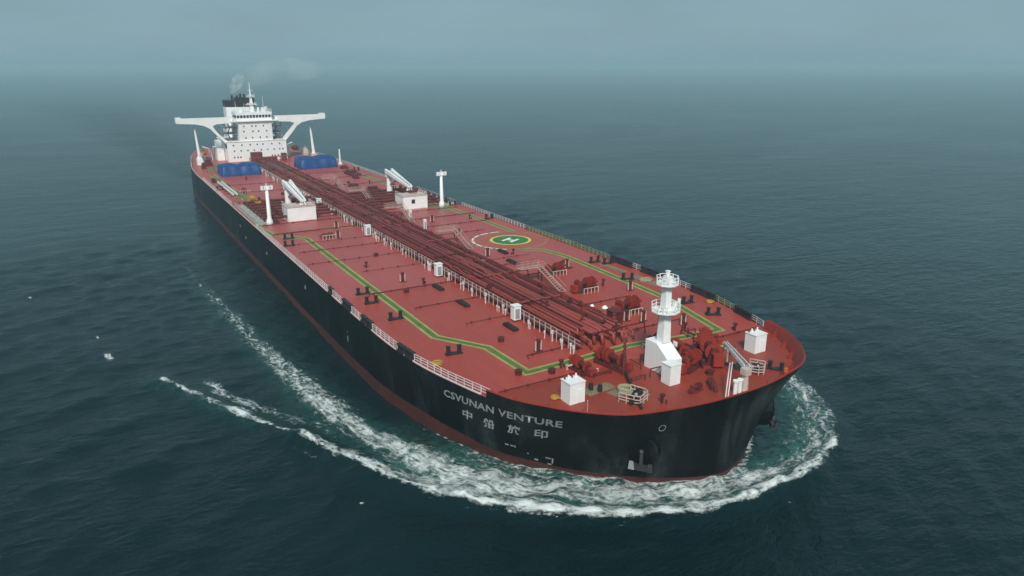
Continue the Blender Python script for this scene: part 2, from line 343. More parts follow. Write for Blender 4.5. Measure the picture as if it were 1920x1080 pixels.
for cx, cy, sx, sy, rz in [(311.6, -11.6, 1.9, 4.6, 0.1), (313.6, -9.4, 2.0, 3.6, .2), (276.6, 26.3, 7.5, 2.0, 0), (266, 26.4, 8, 1.6, .02), (309.3, 12.6, 3.0, 3.2, .1), (104, -25.5, 22, 3.5, 0), (140, -22.5, 26, 2.5, 0), (180, 22.5, 30, 2.6, 0)]:
    MB().box(cx, cy, F, sx, sy, .02, rz).build('antislip_patch', 'olive', ship)

# ------------------------------------------------------------------ helicopter landing circle
hc = (233.9, 20.3)
hd = MB().prism_z(circle(*hc, 8.7, 64), F + .006, F + .016).build('landing_circle', 'helideck', ship, label='round helicopter winching area on the port deck')
def ring(cx, cy, r0, r1, z, n=64, segs=None):
    m_ = MB()
    for i in range(n):
        if segs and not segs(i): continue
        a, b = 2 * math.pi * i / n, 2 * math.pi * (i + 1) / n
        m_.add([(cx + r * math.cos(t), cy + r * math.sin(t), z) for t, r in ((a, r0), (a, r1), (b, r1), (b, r0))], [(0, 1, 2, 3)])
    return m_
ring(*hc, 8.6, 8.95, F + .03).build('outer_ring', 'heliring', hd)
for i0 in range(42, 82, 5):
    ring(*hc, 8.95, 9.4, F + .03, 90, lambda i: i0 <= i < i0 + 4).build('outer_dash', 'heliwhite', hd)
MB().prism_z(circle(*hc, 4.35, 48), F + .02, F + .034).build('inner_disc', 'heligreen', hd)
ring(*hc, 4.35, 5.0, F + .045).build('inner_ring', 'heliyellow', hd)
m_ = MB()
a = R(-62)
for cx, cy, sx, sy in ((0, -1.15, 3.6, .8), (0, 1.15, 3.6, .8), (0, 0, .8, 1.6)):
    m_.box(hc[0] + cx * math.cos(a) - cy * math.sin(a), hc[1] + cx * math.sin(a) + cy * math.cos(a), F + .036, sx, sy, .012, a)
m_.build('letter_h', 'heliwhite', hd)

# ------------------------------------------------------------------ railings, fairleads
def edge(x, off=0.25, side=-1):
    return (x, side * (yhalf(x) - off))
def railing(pts, mat, h=1.15, step=1.5, rr=0.035, name='railing', z=F, label=None):
    m_ = MB(); P = np.array(pts, float); s = np.r_[0, np.cumsum(np.linalg.norm(np.diff(P, axis=0), axis=1))]
    n = max(2, int(s[-1] / step) + 1); u = np.linspace(0, s[-1], n); X = np.interp(u, s, P[:, 0]); Y = np.interp(u, s, P[:, 1])
    for x, y in zip(X, Y): m_.box(x, y, z, .12, .09, h)
    for hh in (.4, .78, h): m_.tube([(x, y, z + hh) for x, y in zip(X, Y)], rr, 4)
    return m_.build(name, mat, ship, label=label)
def edge_rail(x0, x1, side, mat, **k): return railing([edge(x, .3, side) for x in np.linspace(x0, x1, max(2, int(abs(x1 - x0) / 4)))], mat, **k)
for a, b in ((96, 154), (189, 253), (255.2, 261), (266, 271), (276, 285.8), (291, 306.6)):
    edge_rail(a, b, -1, 'rail', rr=.055)
for a, b, mt in ((56, 150, 'rail'), (189, 226, 'rail'), (226, 260.5, 'railyellow'), (268, 271, 'rail'), (278, 286, 'rail'), (292, 299, 'railyellow'), (303, 306.6, 'rail')):
    edge_rail(a, b, 1, mt, rr=.05)
# kerb line at deck edge
for side in (-1, 1):
    m_ = MB(); ks_ = [k for k in range(NT) if 40 < TC[k][0] < 306.6]
    m_.tube([(sect(k, F)[0], side * (sect(k, F)[1] - .12), F + .1) for k in ks_], .12, 4)
    m_.build('gutter_bar', 'rail' if side < 0 else 'bulwark', ship)
# roller fairleads: black boxes let into the edge
fm = MB(); fm.box(0, 0, 0, 2.3, .75, .3); fm.box(0, 0, 1.05, 2.3, .6, .2)
for x in (-1.0, -.35, .35, 1.0): fm.tube([(x, 0, .3), (x, 0, 1.1)], .17, 8)
fme = fm.mesh('roller_fairlead', 'dark')
for xs, side in (((254,), -1), ((262.3, 264.8), -1), ((272.2, 274.8), -1), ((287.1, 289.7), -1), ((262.2, 264.7, 267.1), 1), ((272.3, 274.7, 277.1), 1), ((287.2, 289.6, 291.8), 1), ((299.8, 302.2), 1), ((160, 164, 174, 178), 1)):
    for x in xs:
        a = edge(x - 1, .35, side); b = edge(x + 1, .35, side)
        inst('roller_fairlead', fme, ship, (x, (a[1] + b[1]) / 2, F + .01), math.atan2(b[1] - a[1], 2))

# mooring bitts: pairs of black posts on a base
bt = node('mooring_bitt', ship, (257.1, -24.7, F + .005), R(86))
MB().box(0, 0, 0, 2.6, .9, .18).build('base', 'dark', bt)
pm = MB().tube([(0, 0, 0), (0, 0, .95)], .3, 12).tube([(0, 0, .95), (0, 0, 1.08)], .38, 12).mesh('post', 'dark', False)
for x in (-.85, .85): inst('post', pm, bt, (x, 0, .22))
for x, y, rz in [(262.9, -25.1, 86), (272.9, -24.5, 88), (291.3, -22.7, 84), (291.1, 23.4, 84), (274.2, 23.6, 60), (260.6, 25.6, 84), (262.9, 27.4, 84), (205.5, -25.6, 86), (213, -27.3, 86), (209, 28, 86), (186, 28, 86), (122, -28, 86), (309.2, 20.4, 60), (319.0, 13.4, 30), (100, 27, 86), (298, 22.7, 60)]:
    dup(bt, (x, y, F + .005), R(rz), .9 if x > 300 else 1.0)
# dark hatches / tank cleaning covers lying fore and aft
hm = MB(); hm.box(0, 0, 0, 3.6, 1.0, .35)
for x in np.arange(-1.5, 1.6, .6): hm.box(x, 0, .35, .32, .9, .16)
hme = hm.mesh('vent_cover', 'dark')
for x, y in ((260.9, -11.2), (271.8, -11.4), (286.2, -10.1), (252, 10.2), (243.4, 12.8)): inst('vent_cover', hme, ship, (x, y, F + .01), 0)

# tank hatches, valves, small vents: dark red clusters
vent = MB().tube([(0, 0, 0), (0, 0, 1.5)], .28, 8).tube([(0, 0, 1.5), (0, 0, 1.95)], .55, 8).box(.8, 0, 0, .3, .3, .8).mesh('pressure_vent', 'red')
hatch = MB().tube([(0, 0, 0), (0, 0, .75)], .62, 12).tube([(0, 0, .75), (0, 0, .9)], .75, 12).box(0, .72, .55, .3, .5, .3).tube([(-.3, 0, 1.05), (.3, 0, 1.05)], .06, 5).mesh('tank_hatch', 'red')
twin = MB()
for y in (-.55, .55): twin.tube([(0, y, 0), (0, y, 1.9)], .13, 6, 1)
twin.tube([(0, 0, 0), (0, 0, 1.7)], [.34, .26], 8).tube([(0, 0, 1.7), (0, 0, 2.2)], .42, 8).box(0, 0, 0, .9, 1.5, .12)
twinm = twin.mesh('vent_riser', ['red', 'cream'])
for x, y in [(253.3, -15.3), (296.6, -11.4), (294.4, 10.5), (292.9, 8.2), (244.5, 8.3), (261, 18.2), (200, -12), (211, -15), (223, 12), (205.5, 12.5), (280, 19.5), (299, 15)]: inst('vent_riser', twinm, ship, (x, y, F), rng.uniform(-.2, .2), .85)
for x, y in [(260.2, -17.4), (290.5, -14.3), (302.4, -18.3), (304.3, -14.1), (232, -13), (258, 19.5), (293.5, 5.6), (308.9, 2.4), (315.6, 4.3), (142, -12), (130, 14)]:
    inst('tank_hatch', hatch, ship, (x, y, F), rng.uniform(0, 6), .75)
for x, y in [(305.2, 20.2), (256.9, -12.5), (240, -18), (207, 23), (246, 14), (275, 17), (318.9, -7.2), (313.5, 5), (303.5, -12), (301.0, 13.5), (285, 25), (135, 20), (150, -18), (104, -16)]:
    inst('pressure_vent', vent, ship, (x, y, F), rng.uniform(0, 6), .65)

# ------------------------------------------------------------------ pipe rack along the centreline
ys = [-5.0, -4.5, -4.05, -3.5, -2.75, -1.9, -1.05, -.2, .55, 1.1, 1.6, 2.1, 2.6, 3.1, 3.6, 4.1]
rr_ = [.14, .17, .13, .24, .33, .33, .33, .3, .2, .16, .2, .14, .18, .13, .17, .14]
for y, r_ in zip(ys, rr_):
    z = F + 1.22 + rng.uniform(0, .12) + r_; pts = []
    for x in np.arange(58 + (y * 7) % 20, 301, 52): pts += [(x, y, z), (x + 31, y, z), (x + 31.6, y, z + .3), (x + 34, y, z + .3), (x + 34.6, y, z)]
    xe = 300.4 - rng.uniform(0, 5.5); pts = [q for q in pts if q[0] < xe - 1]
    pts.append((xe, y, z)); pts.append((xe + .25, y, F + .2))
    MB().tube(pts, r_, 8).build('cargo_pipe', 'rack', ship, smooth=True)
for i in range(3):
    y = (-3.0, .9, 3.0)[i]; MB().tube([(70, y, F + 2.2), (296, y, F + 2.2)], (.14, .2, .12)[i], 6).build('cargo_pipe', 'rackdark', ship)
for i in range(9):
    y = -4.7 + i * 1.08 + rng.uniform(-.2, .2); x0 = rng.uniform(62, 150); x1 = rng.uniform(240, 298)
    MB().tube([(x0, y, F + .4), (x0 + .3, y, F + 1.95), (x1, y, F + 1.95), (x1 + .3, y, F + .4)], rng.uniform(.06, .1), 5).build('service_pipe', ('rack', 'rackdark', 'red')[i % 3], ship)
fr = MB()
for y in (-5.4, -1.0, 4.7): fr.box(0, y, 0, .22, .22, 1.2)
fr.box(0, -.35, 1.0, .22, 10.3, .22)
frm = fr.mesh('pipe_support', 'rackdark')
for x in np.arange(60, 300, 4.0): inst('pipe_support', frm, ship, (x, 0, F))
# valves with handwheels among the pipes
va = MB().box(0, 0, 0, .9, .6, .7).tube([(0, 0, .7), (0, 0, 1.15)], .1, 6).tube([(0, 0, 1.15), (0, 0, 1.23)], .38, 10)
vam = va.mesh('pipe_valve', 'red'); vam2 = MB().box(0, 0, 0, .7, .5, .6).tube([(0, 0, .6), (0, 0, 1.0)], .1, 6).tube([(0, 0, 1), (0, 0, 1.08)], .3, 8).mesh('pipe_valve', 'bulwark')
for i in range(56):
    x = 300 - 235 * rng.random() ** 1.4; y = ys[rng.integers(0, 16)]
    inst('pipe_valve', vam if i % 3 else vam2, ship, (x, y, F + 1.5), rng.uniform(0, 3), rng.uniform(.7, 1.0))
# cross pipes over the rack near the fore end, small clutter of branch lines
for i in range(13):
    x = 298 - i * 16.6 + rng.uniform(-2, 2); r_ = rng.uniform(.1, .22); y0, y1 = (-5.3, rng.uniform(1, 4.8)) if i % 2 else (rng.uniform(-4, 0), 6.5)
    MB().tube([(x, y0, F + 2.1), (x, y1, F + 2.1), (x, y1 + .3, F + .3)], r_, 6).build('branch_pipe', 'rack' if i % 3 else 'red', ship)
# catwalk along the starboard edge of the rack, pale rails and posts
m_ = MB().box(180, -6.35, F + .95, 240, 1.3, .1)
cw = m_.build('catwalk', 'rackdark', ship, label='narrow walkway beside the pipes with pale handrails')
for i in range(12):
    x0 = 62 + i * 20
    m2 = MB()
    for x in np.arange(x0, x0 + 19, 1.6): m2.box(x, -7.0, F, .13, .1, 2.1)
    for h in (1.5, 2.1): m2.tube([(x0, -7.0, F + h), (x0 + 19, -7.0, F + h)], .045, 4)
    m2.build('handrail', 'cream', cw)
pst = MB().tube([(0, 0, 0), (0, 0, 1.5)], .12, 6).box(0, 0, 1.2, .35, .35, .5).mesh('hydrant_post', 'rail')
for i in range(75):
    x = 301 - 215 * rng.random() ** 1.25; inst('hydrant_post', pst, ship, (x, -7.6 + rng.uniform(-.4, .3), F), rng.uniform(0, 3), rng.uniform(.55, 1.15))
cab = MB().box(0, 0, 0, 1.15, 1.3, 2.35).box(0, 0, 2.35, 1.35, 1.5, .12)
cabm = cab.mesh('foam_station', 'white')
dm = MB().box(.6, 0, .2, .04, .8, 1.7).mesh('door', 'grey')
for x, y in ((212.3, -7.9), (253.6, -7.8), (283.6, -7.6), (170, -8), (200.5, 8.3), (213.7, 6.8)):
    o = inst('foam_station', cabm, ship, (x, y, F + .3), 0, 1.0 if y < 0 else (.6, .5, 1.05)); inst('door', dm, o, (0, 0, 0))
    inst('leg', MB().box(0, 0, -.3, .9, .9, .3).mesh('leg', 'red'), o, (0, 0, 0))
# cross-over stairs and platforms on the port side of the rack
def crossover(x, y0=3.5, y1=8.5, mat='stairs', L=9):
    t = node('crossover_stair', ship, (x, 0, F), label='pale railed platform and steps crossing the pipes')
    MB().box(0, (y0 + y1) / 2, 2.9, 1.5, y1 - y0, .12).build('platform', mat, t)
    m2 = MB()
    for s in (-.75, .75):
        for y in np.linspace(y0, y1, 5): m2.box(s, y, 2.9, .09, .09, 1.1)
        m2.tube([(s, y0, 4), (s, y1, 4)], .06, 4); m2.tube([(s, y0, 3.5), (s, y1, 3.5)], .05, 4)
    m2.build('handrail', mat, t)
    m3 = MB()
    for s in (-.6, .6): m3.tube([(.8, y1 - .7 + s, 2.9), (L, y1 - .7 + s, 0.1)], .12, 4); m3.tube([(.8, y1 - .7 + s, 4), (L, y1 - .7 + s, 1.1)], .06, 4)
    for k in range(12): m3.box(.8 + (L - .8) * (k + .5) / 12, y1 - .7, 2.75 - 2.7 * (k + .5) / 12, .3, 1.1, .05)
    m3.build('steps', mat, t)
    m4 = MB()
    for s in (-.6, .6): m4.box(s, y1 - .2, 0, .14, .14, 2.9)
    m4.build('leg', 'red', t)
for x in (266, 228.5, 194.5, 163, 134): crossover(x)
# white covers near the fore end of the rack
dmc = MB()
for i in range(6): dmc.tube([(0, 0, .12 * i), (0, 0, .12 * (i + 1))], [.75 * math.cos(i / 6 * 1.5), .75 * math.cos((i + 1) / 6 * 1.5)], 12, cap=False)
dmm = dmc.mesh('white_dome_cover', 'white')
inst('dome_cover', dmm, ship, (290.3, 5.6, F + 1.9), 0, .7); inst('dome_cover', dmm, ship, (288.4, 4.4, F + 1.9), 0, .5)
MB().box(292.2, 6.2, F, 2.2, 1.6, 1.9).box(292.2, 6.2, F + 1.9, 2.4, 1.8, .1).build('control_locker', 'red', ship)

# ------------------------------------------------------------------ winches
def winch(name, loc, rz, sc=1.0, mats=('red', 'bulwark', 'red'), label=None):
    t = node(name, ship, loc, rz, label); t.scale = (sc,) * 3
    MB().box(0, 0, 0, 2.2, 4.6, .25).box(0, -2.1, .25, 1.6, .35, 1.6, tx=.4).box(0, 2.1, .25, 1.6, .35, 1.6, tx=.4).box(0, .55, .25, 1.5, .25, 1.6, tx=.4).build('frame', mats[0], t)
    m2 = MB(); ax = 1.35
    for y0, y1 in ((-1.8, .3), (.8, 1.8)):
        m2.tube([(0, y0, ax), (0, y1, ax)], .45, 12)
    m2.build('drum', mats[2], t)
    for y in (-1.85, .25, .85, 1.8): MB().tube([(0, y, ax), (0, y + .09, ax)], .95, 14).build('flange', mats[1], t)
    MB().box(.2, -2.75, .25, 1.1, .9, 1.2).tube([(0, -3.0, ax), (0, 3.0, ax)], .13, 6).tube([(0, 2.35, ax), (0, 2.95, ax)], [.32, .4], 10).build('gearbox', mats[1], t)
    return t
winch('windlass', (311.0, 8.6, F), R(60), 1.35, label='largest anchor windlass, port side of the foremast')
winch('windlass', (306.3, -5.4, F), R(100), 1.05)
winch('mooring_winch', (305.6, -10.2, F), R(90), .85)
winch('mooring_winch', (312.4, 3.6, F), R(20), 1.0)
winch('mooring_winch', (308.2, 5.6, F), R(70), .9)
winch('mooring_winch', (303.4, 5.4, F), R(15), .8)
winch('mooring_winch', (306.5, 13.2, F), R(80), .8)
for x, y, rz, s_ in ((263.2, 13.6, 8, .95), (275.6, 12.2, 8, 1.05), (289.2, 11.3, 8, 1.1), (209, -17, 0, .6), (132, -22, 90, .7), (147, 24, 90, .7)):
    winch('mooring_winch', (x, y, F), R(rz), s_)
    m2 = MB()
    for k in range(5): m2.tube([(x + 2.3, y - 1.8 + k * .8, F), (x + 2.3, y - 1.8 + k * .8, F + 1.15)], .08, 5)
    m2.tube([(x + 2.3, y - 1.8, F + 1.1), (x + 2.3, y + 1.4, F + 1.1)], .07, 5)
    m2.build('winch_guard', 'cream', ship)
# scatter of pipes, chain stoppers and ladders on the forecastle
m_ = MB()
for s in (-1, 1):
    pts = [(307.5, 4.2 * s, F + .8), (311, 6.4 * s, F + .5), (316, 9.0 * s, F + .45), (319, 10.6 * s, F + .2)]
    MB().tube(pts, .2, 6).build('anchor_chain', 'dark', ship)
    MB().box(316.4, 9.2 * s, F, 1.5, 1.1, .9, R(30) * s, .7, .7).tube([(316.2, 9.1 * s, F + .9), (316.2, 9.1 * s, F + 1.5)], .1, 6).build('chain_stopper', 'dark', ship)
for i in range(34):
    x = rng.uniform(303.3, 312.5); y = rng.uniform(-12, 15.5); L_ = rng.uniform(.8, 3.2); a = rng.choice([0, math.pi / 2]) + rng.uniform(-.1, .1); z = F + rng.uniform(.2, 1.3)
    dx, dy = math.cos(a) * L_ / 2, math.sin(a) * L_ / 2
    MB().tube([(x - dx, y - dy, F), (x - dx, y - dy, z), (x + dx, y + dy, z), (x + dx, y + dy, F)], rng.uniform(.07, .16), 5).build('bent_pipe', ('red', 'rackdark', 'red', 'cream')[i % 4], ship)
# dark mast-like post forward of the rack on the starboard side
m_ = MB().tube([(309.3, -5.6, F), (309.3, -5.6, F + 4.6)], [.3, .16], 8).box(309.3, -5.6, F, 1.2, 1.2, .8)
for k in range(4): m_.box(309.3, -5.6, F + 1.2 + k * .9, .9, .12, .1)
m_.build('light_post', 'rackdark', ship)
# white railed frame round a dark winch on the starboard bow
railing([(315.8, -11.6), (318.3, -10.4), (317.2, -7.9), (314.8, -8.9)], 'cream', h=1.3, step=1.0, rr=.07, name='guard_frame')
winch('mooring_winch', (316.6, -9.5, F), R(28), .55, ('rackdark', 'dark', 'pale'))
railing([(317.4, 8.7), (319.6, 10.2), (318.2, 12.2), (316.4, 11.1)], 'cream', h=1.2, step=1.0, rr=.07, name='guard_frame')
winch('mooring_winch', (317.7, 10.2, F), R(-20), .5, ('red', 'dark', 'pale'))
winch('mooring_winch', (318.7, 1.6, F), R(60), .5, ('rackdark', 'rackdark', 'rackdark'))
winch('mooring_winch', (318.4, -1.0, F), R(10), .45, ('rackdark', 'rackdark', 'rackdark'))
MB().tube([(321.3, 12.6, F), (321.3, 12.6, F + 1.1)], .12, 6).box(321.3, 12.6, F + .7, .25, .5, .6).build('life_ring_post', 'orange', ship)  # orange life-ring post inside the port bulwark, not a lamp
MB().tube([(316.0, -16.6, F), (316.4, -16.9, F + 1.7)], .07, 5).build('flag_staff', 'cream', ship)

# foredeck stores crane on the port bow
fc = node('stores_crane', ship, (321.4, 4.6, F), label='small pale crane with lattice jib on the bow')
MB().tube([(0, 0, 0), (0, 0, 2.2)], [.5, .38], 10).box(0, 0, 2.2, 1.0, 1.0, .9).build('pedestal', 'cream', fc)
m_ = MB()
A_ = Vector((0, .1, 2.9)); B_ = Vector((-8.6, 5.3, 2.5)); dn = (B_ - A_).normalized(); sdv = dn.cross(Vector((0, 0, 1))).normalized() * .35
for s in (-1, 1):
    for h in (0, .55): m_.tube([A_ + sdv * s + Vector((0, 0, h)), B_ + sdv * s * .5 + Vector((0, 0, h * .5))], .07, 4)
for k in range(11):
    t0, t1 = k / 11, (k + 1) / 11
    for s in (-1, 1):
        m_.tube([A_.lerp(B_, t0) + sdv * s * (1 - t0 / 2), A_.lerp(B_, t1) + sdv * s * (1 - t1 / 2) + Vector((0, 0, .55 * (1 - t1 / 2)))], .04, 4)
    m_.tube([A_.lerp(B_, t0) + sdv * (1 - t0 / 2), A_.lerp(B_, t1) - sdv * (1 - t1 / 2)], .04, 4)
m_.build('jib', 'white', fc)
MB().tube([(-7.6, 4.8, 0), (-7.6, 4.8, 2.5)], .15, 6).build('jib_rest', 'cream', fc)
for y in (2.7, 3.5):
    MB().tube([(321.6, y, F), (321.6, y, F + 1.7)], .28, 10).tube([(321.6, y, F + 1.7), (321.6, y, F + 1.9)], .4, 10).build('mushroom_vent', 'white', ship)
m_ = MB()
for s in (0, .45): m_.tube([(322.0, .6 + s, F + .05), (321.2, 1.6 + s, F + 2.2), (319.0, 4.2 + s, F + 3.0)], .09, 5)
m_.build('sloping_ladder', 'rail', ship)

# white vent houses
for s in (-1, 1):
    t = node('vent_house', ship, (312.6, 16.4 * s - .0, F), R(8) * 0, 'white box shaped vent house with small pipes on its roof')
    MB().box(0, 0, 0, 2.0, 2.3, 2.75).build('body', 'white', t)
    MB().box(0, 0, 2.75, 2.14, 2.44, .1).build('roof', 'white', t)
    for k in range(4):
        MB().tube([(-.6, -.85 + k * .56, 2.85), (-.6, -.85 + k * .56, 3.3)], .12, 6).build('roof_pipe', ('bulwark', 'white')[k % 2], t)
    MB().box(1.02, .3, .1, .04, .8, 1.8).build('door', 'white', t)

# ------------------------------------------------------------------ foremast
fmst = node('foremast', ship, (310.6, 0, F), label='white foremast with two railed platforms behind a sloping trunk')
MB().prism_y([(-1.9, 0), (-1.9, 4.1), (0.4, 4.1), (2.9, 2.35), (2.9, 0)], -1.45, .95).build('trunk', 'white', fmst)
MB().box(4.2, -2.1, 0, 1.75, 1.8, 2.75).box(4.2, -2.1, 2.75, 1.9, 1.95, .1).build('deck_box', 'white', fmst)
MB().box(.1, 0, 4.1, 1.35, 1.35, 9.4, 0, .62, .62).box(.1, 0, 13.5, .4, .4, .3).build('mast', 'white', fmst)
def platform(z, r, mat='white'):
    m_ = MB().prism_z(circle(.1, 0, r, 10), z, z + .2)
    m_.build('platform', mat, fmst)
    m2 = MB()
    ps = circle(.1, 0, r - .08, 10)
    for x, y in ps: m2.box(x, y, z + .2, .1, .1, .95)
    for h in (.6, 1.1): m2.tube([(x, y, z + h) for x, y in ps + ps[:1]], .055, 4)
    m2.build('platform_rail', mat, fmst)
platform(8.5, 2.0); platform(12.3, 1.55)
MB().box(-.1, 1.9, 8.7, .5, .5, .7).box(1.1, -1.3, 8.7, .5, .4, .8).box(-.6, 1.1, 8.7, .4, .4, 1.0).tube([(.2, 2.3, 9.1), (.2, 2.3, 9.9)], .22, 8).build('lamp', 'white', fmst)
MB().tube([(.1, 0, 13.6), (.1, 0, 14.1)], .3, 10).box(.1, 0, 14.1, .55, .55, .1).build('top_lantern', 'white', fmst)
MB().box(-.4, .8, 12.5, .4, .4, .7).build('lamp', 'white', fmst); MB().box(.5, -.8, 12.5, .3, .3, .6).build('lamp', 'white', fmst)
MB().prism_y([(-.7, 4.1), (-.7, 8.4), (-.95, 8.4), (-1.15, 4.1)], -.25, .25).build('ladder', 'grey', fmst)
MB().box(1.0, 1.35, 3.4, .8, .06, .7).build('bracket', 'white', fmst)

# ------------------------------------------------------------------ midship masts, cranes, deck houses
mm = node('light_mast', ship, (187, -25.9, F), label='white tapered light mast on the starboard edge amidships')
MB().tube([(0, 0, 0), (0, 0, 1.0), (0, 0, 2.0), (0, 0, 10.2)], [1.0, .85, .55, .38], 10).build('post', 'white', mm, smooth=True)
MB().box(0, 0, 9.3, .9, 3.0, .14).tube([(0, 0, 10.2), (0, 0, 11.0)], .12, 6).build('crosstree', 'white', mm)
for y in (-1.25, -.45, .5, 1.25): MB().box(.25, y, 9.45, .6, .55, .95).build('floodlight', 'white', mm)
dup(mm, (187, 24.0, F), 0, label='white tapered light mast on the port edge amidships')
def crane(x, y, side, lab):
    t = node('hose_crane', ship, (x, y, F), label=lab)
    MB().tube([(0, 0, 0), (0, 0, 6.0)], [.95, .8], 12).tube([(0, 0, 6.0), (0, 0, 6.4)], 1.1, 12).build('pedestal', 'white', t, smooth=False)
    MB().box(0, 0, 6.4, 2.1, 2.0, 1.6, 0, .6, .8).box(.2, 1.3, 6.3, 1.3, 1.0, 1.5).build('cab', 'white', t)
    m_ = MB()
    Lx = 17.5
    for s in (-1.05, 1.05):
        m_.add([(0, s - .3, 7.3), (0, s + .3, 7.3), (Lx, s * .55 + .2, 5.0), (Lx, s * .55 - .2, 5.0), (0, s - .3, 8.6), (0, s + .3, 8.6), (Lx, s * .55 + .15, 5.6), (Lx, s * .55 - .15, 5.6)],
               [(3, 2, 1, 0), (4, 5, 6, 7), (0, 1, 5, 4), (1, 2, 6, 5), (2, 3, 7, 6), (3, 0, 4, 7)])
    for k in range(10):
        f = (k + .5) / 10; m_.box(Lx * f, 0, 7.4 - 2.4 * f, 1.5 if k < 4 else .5, 2.0 - .8 * f, .7)
    m_.build('jib', 'white', t)
    MB().tube([(1.0, 0, 3.8), (8.5, 0, 6.4)], .28, 8).build('luffing_cylinder', 'grey', t)
    MB().tube([(0, 0, 8.4), (Lx, 0, 5.7)], .07, 4).tube([(Lx, 0, 5.0), (Lx, 0, 4.2)], .12, 5).build('hoist_wire', 'dark', t)
    MB().box(16.8, 0, 4.0, .3, 2.0, 1.2, 0, .8, .5).build('jib_rest', 'white', t)
    return t
crane(167.5, -16.2, -1, 'white hose crane on the starboard side with its jib lowered forward')
crane(160.5, 17.8, 1, 'white hose crane on the port side with its jib lowered forward')
for y, lab in ((-17.0, 'white deck house under the starboard crane jib'), (16.1, 'white deck house under the port crane jib')):
    t = node('deck_house', ship, (182.6, y, F), label=lab)
    MB().box(0, 0, 0, 6.4, 7.6, 3.7).build('wall', 'white', t)
    MB().box(0, 0, 3.7, 6.6, 7.8, .12).build('roof', 'cream', t)
    if y > 0: MB().box(3.22, -.7, 1.6, .06, 1.1, 1.2).build('window', 'glass', t)
    MB().box(3.22, 2.2, .1, .05, 1.0, 2.1).build('door', 'white', t)
    railing([(179.6, y - 3.7), (185.7, y - 3.7), (185.7, y + 3.7), (179.6, y + 3.7)], 'rail', z=F + 3.82, h=.9, rr=.04)
    MB().box(-1.2, 1.0, 3.82, 1.6, 2.2, .9).build('roof_locker', 'red', t)
# thin white post port side aft
MB().tube([(78.8, 27, F), (78.8, 27, F + 6.4)], [.5, .28], 8).box(78.8, 27, F, 1.4, 1.4, .8).build('white_post', 'white', ship, label='short white post on the port side aft')

# ------------------------------------------------------------------ cargo manifolds either side amidships
for s in (-1, 1):
    t = node('cargo_manifold', ship, (171, 0, F), label='row of cargo pipe ends beside the %s edge' % ('starboard' if s < 0 else 'port'))
    for k, x in enumerate(np.arange(-13, 14, 4.4)):
        MB().tube([(x, 5 * s, 1.3), (x, 26 * s, 1.3), (x, 27.2 * s, 1.3)], .38, 10).tube([(x, 26.6 * s, 1.3), (x, 26.9 * s, 1.3)], .7, 10).tube([(x, 24.5 * s, 1.3), (x, 24.9 * s, 1.3)], .62, 10).build('manifold_pipe', 'red', t)
        MB().box(x, 25.4 * s, 0, .7, .5, 1.0).build('reducer_stand', ('rackdark', 'red')[k % 2], t); MB().box(x, 22.5 * s, 1.6, .7, .7, 1.0).build('manifold_valve', ('red', 'rackdark')[k % 2], t)
    MB().box(0, 27.4 * s, .05, 30, 3.4, .35).build('drip_tray', 'pale', t)
    m_ = MB()
    for x in np.arange(-15, 16, 2.0): m_.box(x, 29.2 * s, 0, .12, .12, 1.3)
    m_.tube([(-15, 29.2 * s, 1.3), (15, 29.2 * s, 1.3)], .09, 4); m_.build('tray_rail', 'pale', t)
rl = MB().tube([(0, -.6, .9), (0, .6, .9)], .75, 12).tube([(0, -.7, .9), (0, -.6, .9)], .95, 12).tube([(0, .6, .9), (0, .7, .9)], .95, 12).box(0, 0, 0, 1.4, 1.7, .3).mesh('hose_reel', 'amber')
for x, y in ((149.6, -23.3), (161.0, -23.4), (178, -12), (176, 22.8)): inst('hose_reel', rl, ship, (x, y, F), rng.uniform(0, 1), 1.1, 'yellow reel on the deck')
# accommodation ladder stowed fore and aft, starboard side
t = node('gangway_ladder', ship, (126, -27.0, F), label='long pale boarding ladder stowed flat along the starboard edge')
m_ = MB().box(0, 0, .9, 30, .25, .55).box(0, 1.3, .9, 30, .25, .55)
m_.build('stringer', 'white', t)
m_ = MB()
for x in np.arange(-14.5, 15, 1.0): m_.box(x, .65, 1.0, .3, 1.1, .08)
m_.build('tread', 'pale', t)
for x in (-12, 0, 12): MB().box(x, .65, 0, .5, 1.6, .9).build('cradle', 'red', t)
for x, y, sx, sy, h in [(103, -27, 5, 1.4, 1.2), (118, -24.5, 8, 1, .9), (140, -26, 3, 2.5, 1.0), (92, 24.5, 3, 3, 1.2), (110, 22, 9, 4, 1.6), (120, 20, 3, 2, 1.3), (140, 13, 6, 3, 1.2), (150, 16, 4, 4, 1.5), (157, 12.5, 3, 3, 1.0), (172, 12, 5, 3, 1.2), (186, -24.2, 2, 1.5, 1), (76, -24, 3, 3, 1.6), (70, -21, 4, 2, 2.2), (64, -25, 2, 1.5, 2.4), (66, 22, 4, 3, 2), (56, -22, 3, 3, 2.6)]:
    MB().box(x, y, F, sx, sy, h * .55).box(x - sx * .15, y, F + h * .55, sx * .5, sy * .7, h * .45).tube([(x + sx * .3, y, F), (x + sx * .3, y, F + h)], .15, 6).build('machinery_block', random.choice(['red', 'rackdark', 'red', 'olive']), ship)

# ------------------------------------------------------------------ accommodation and bridge
acc = node('accommodation_block', ship, (48, 0, F), label='white accommodation block with bridge wings reaching the ship sides')
def A(name, mb, mat, label=None, smooth=False): return mb.build(name, mat, acc, label=label, smooth=smooth)
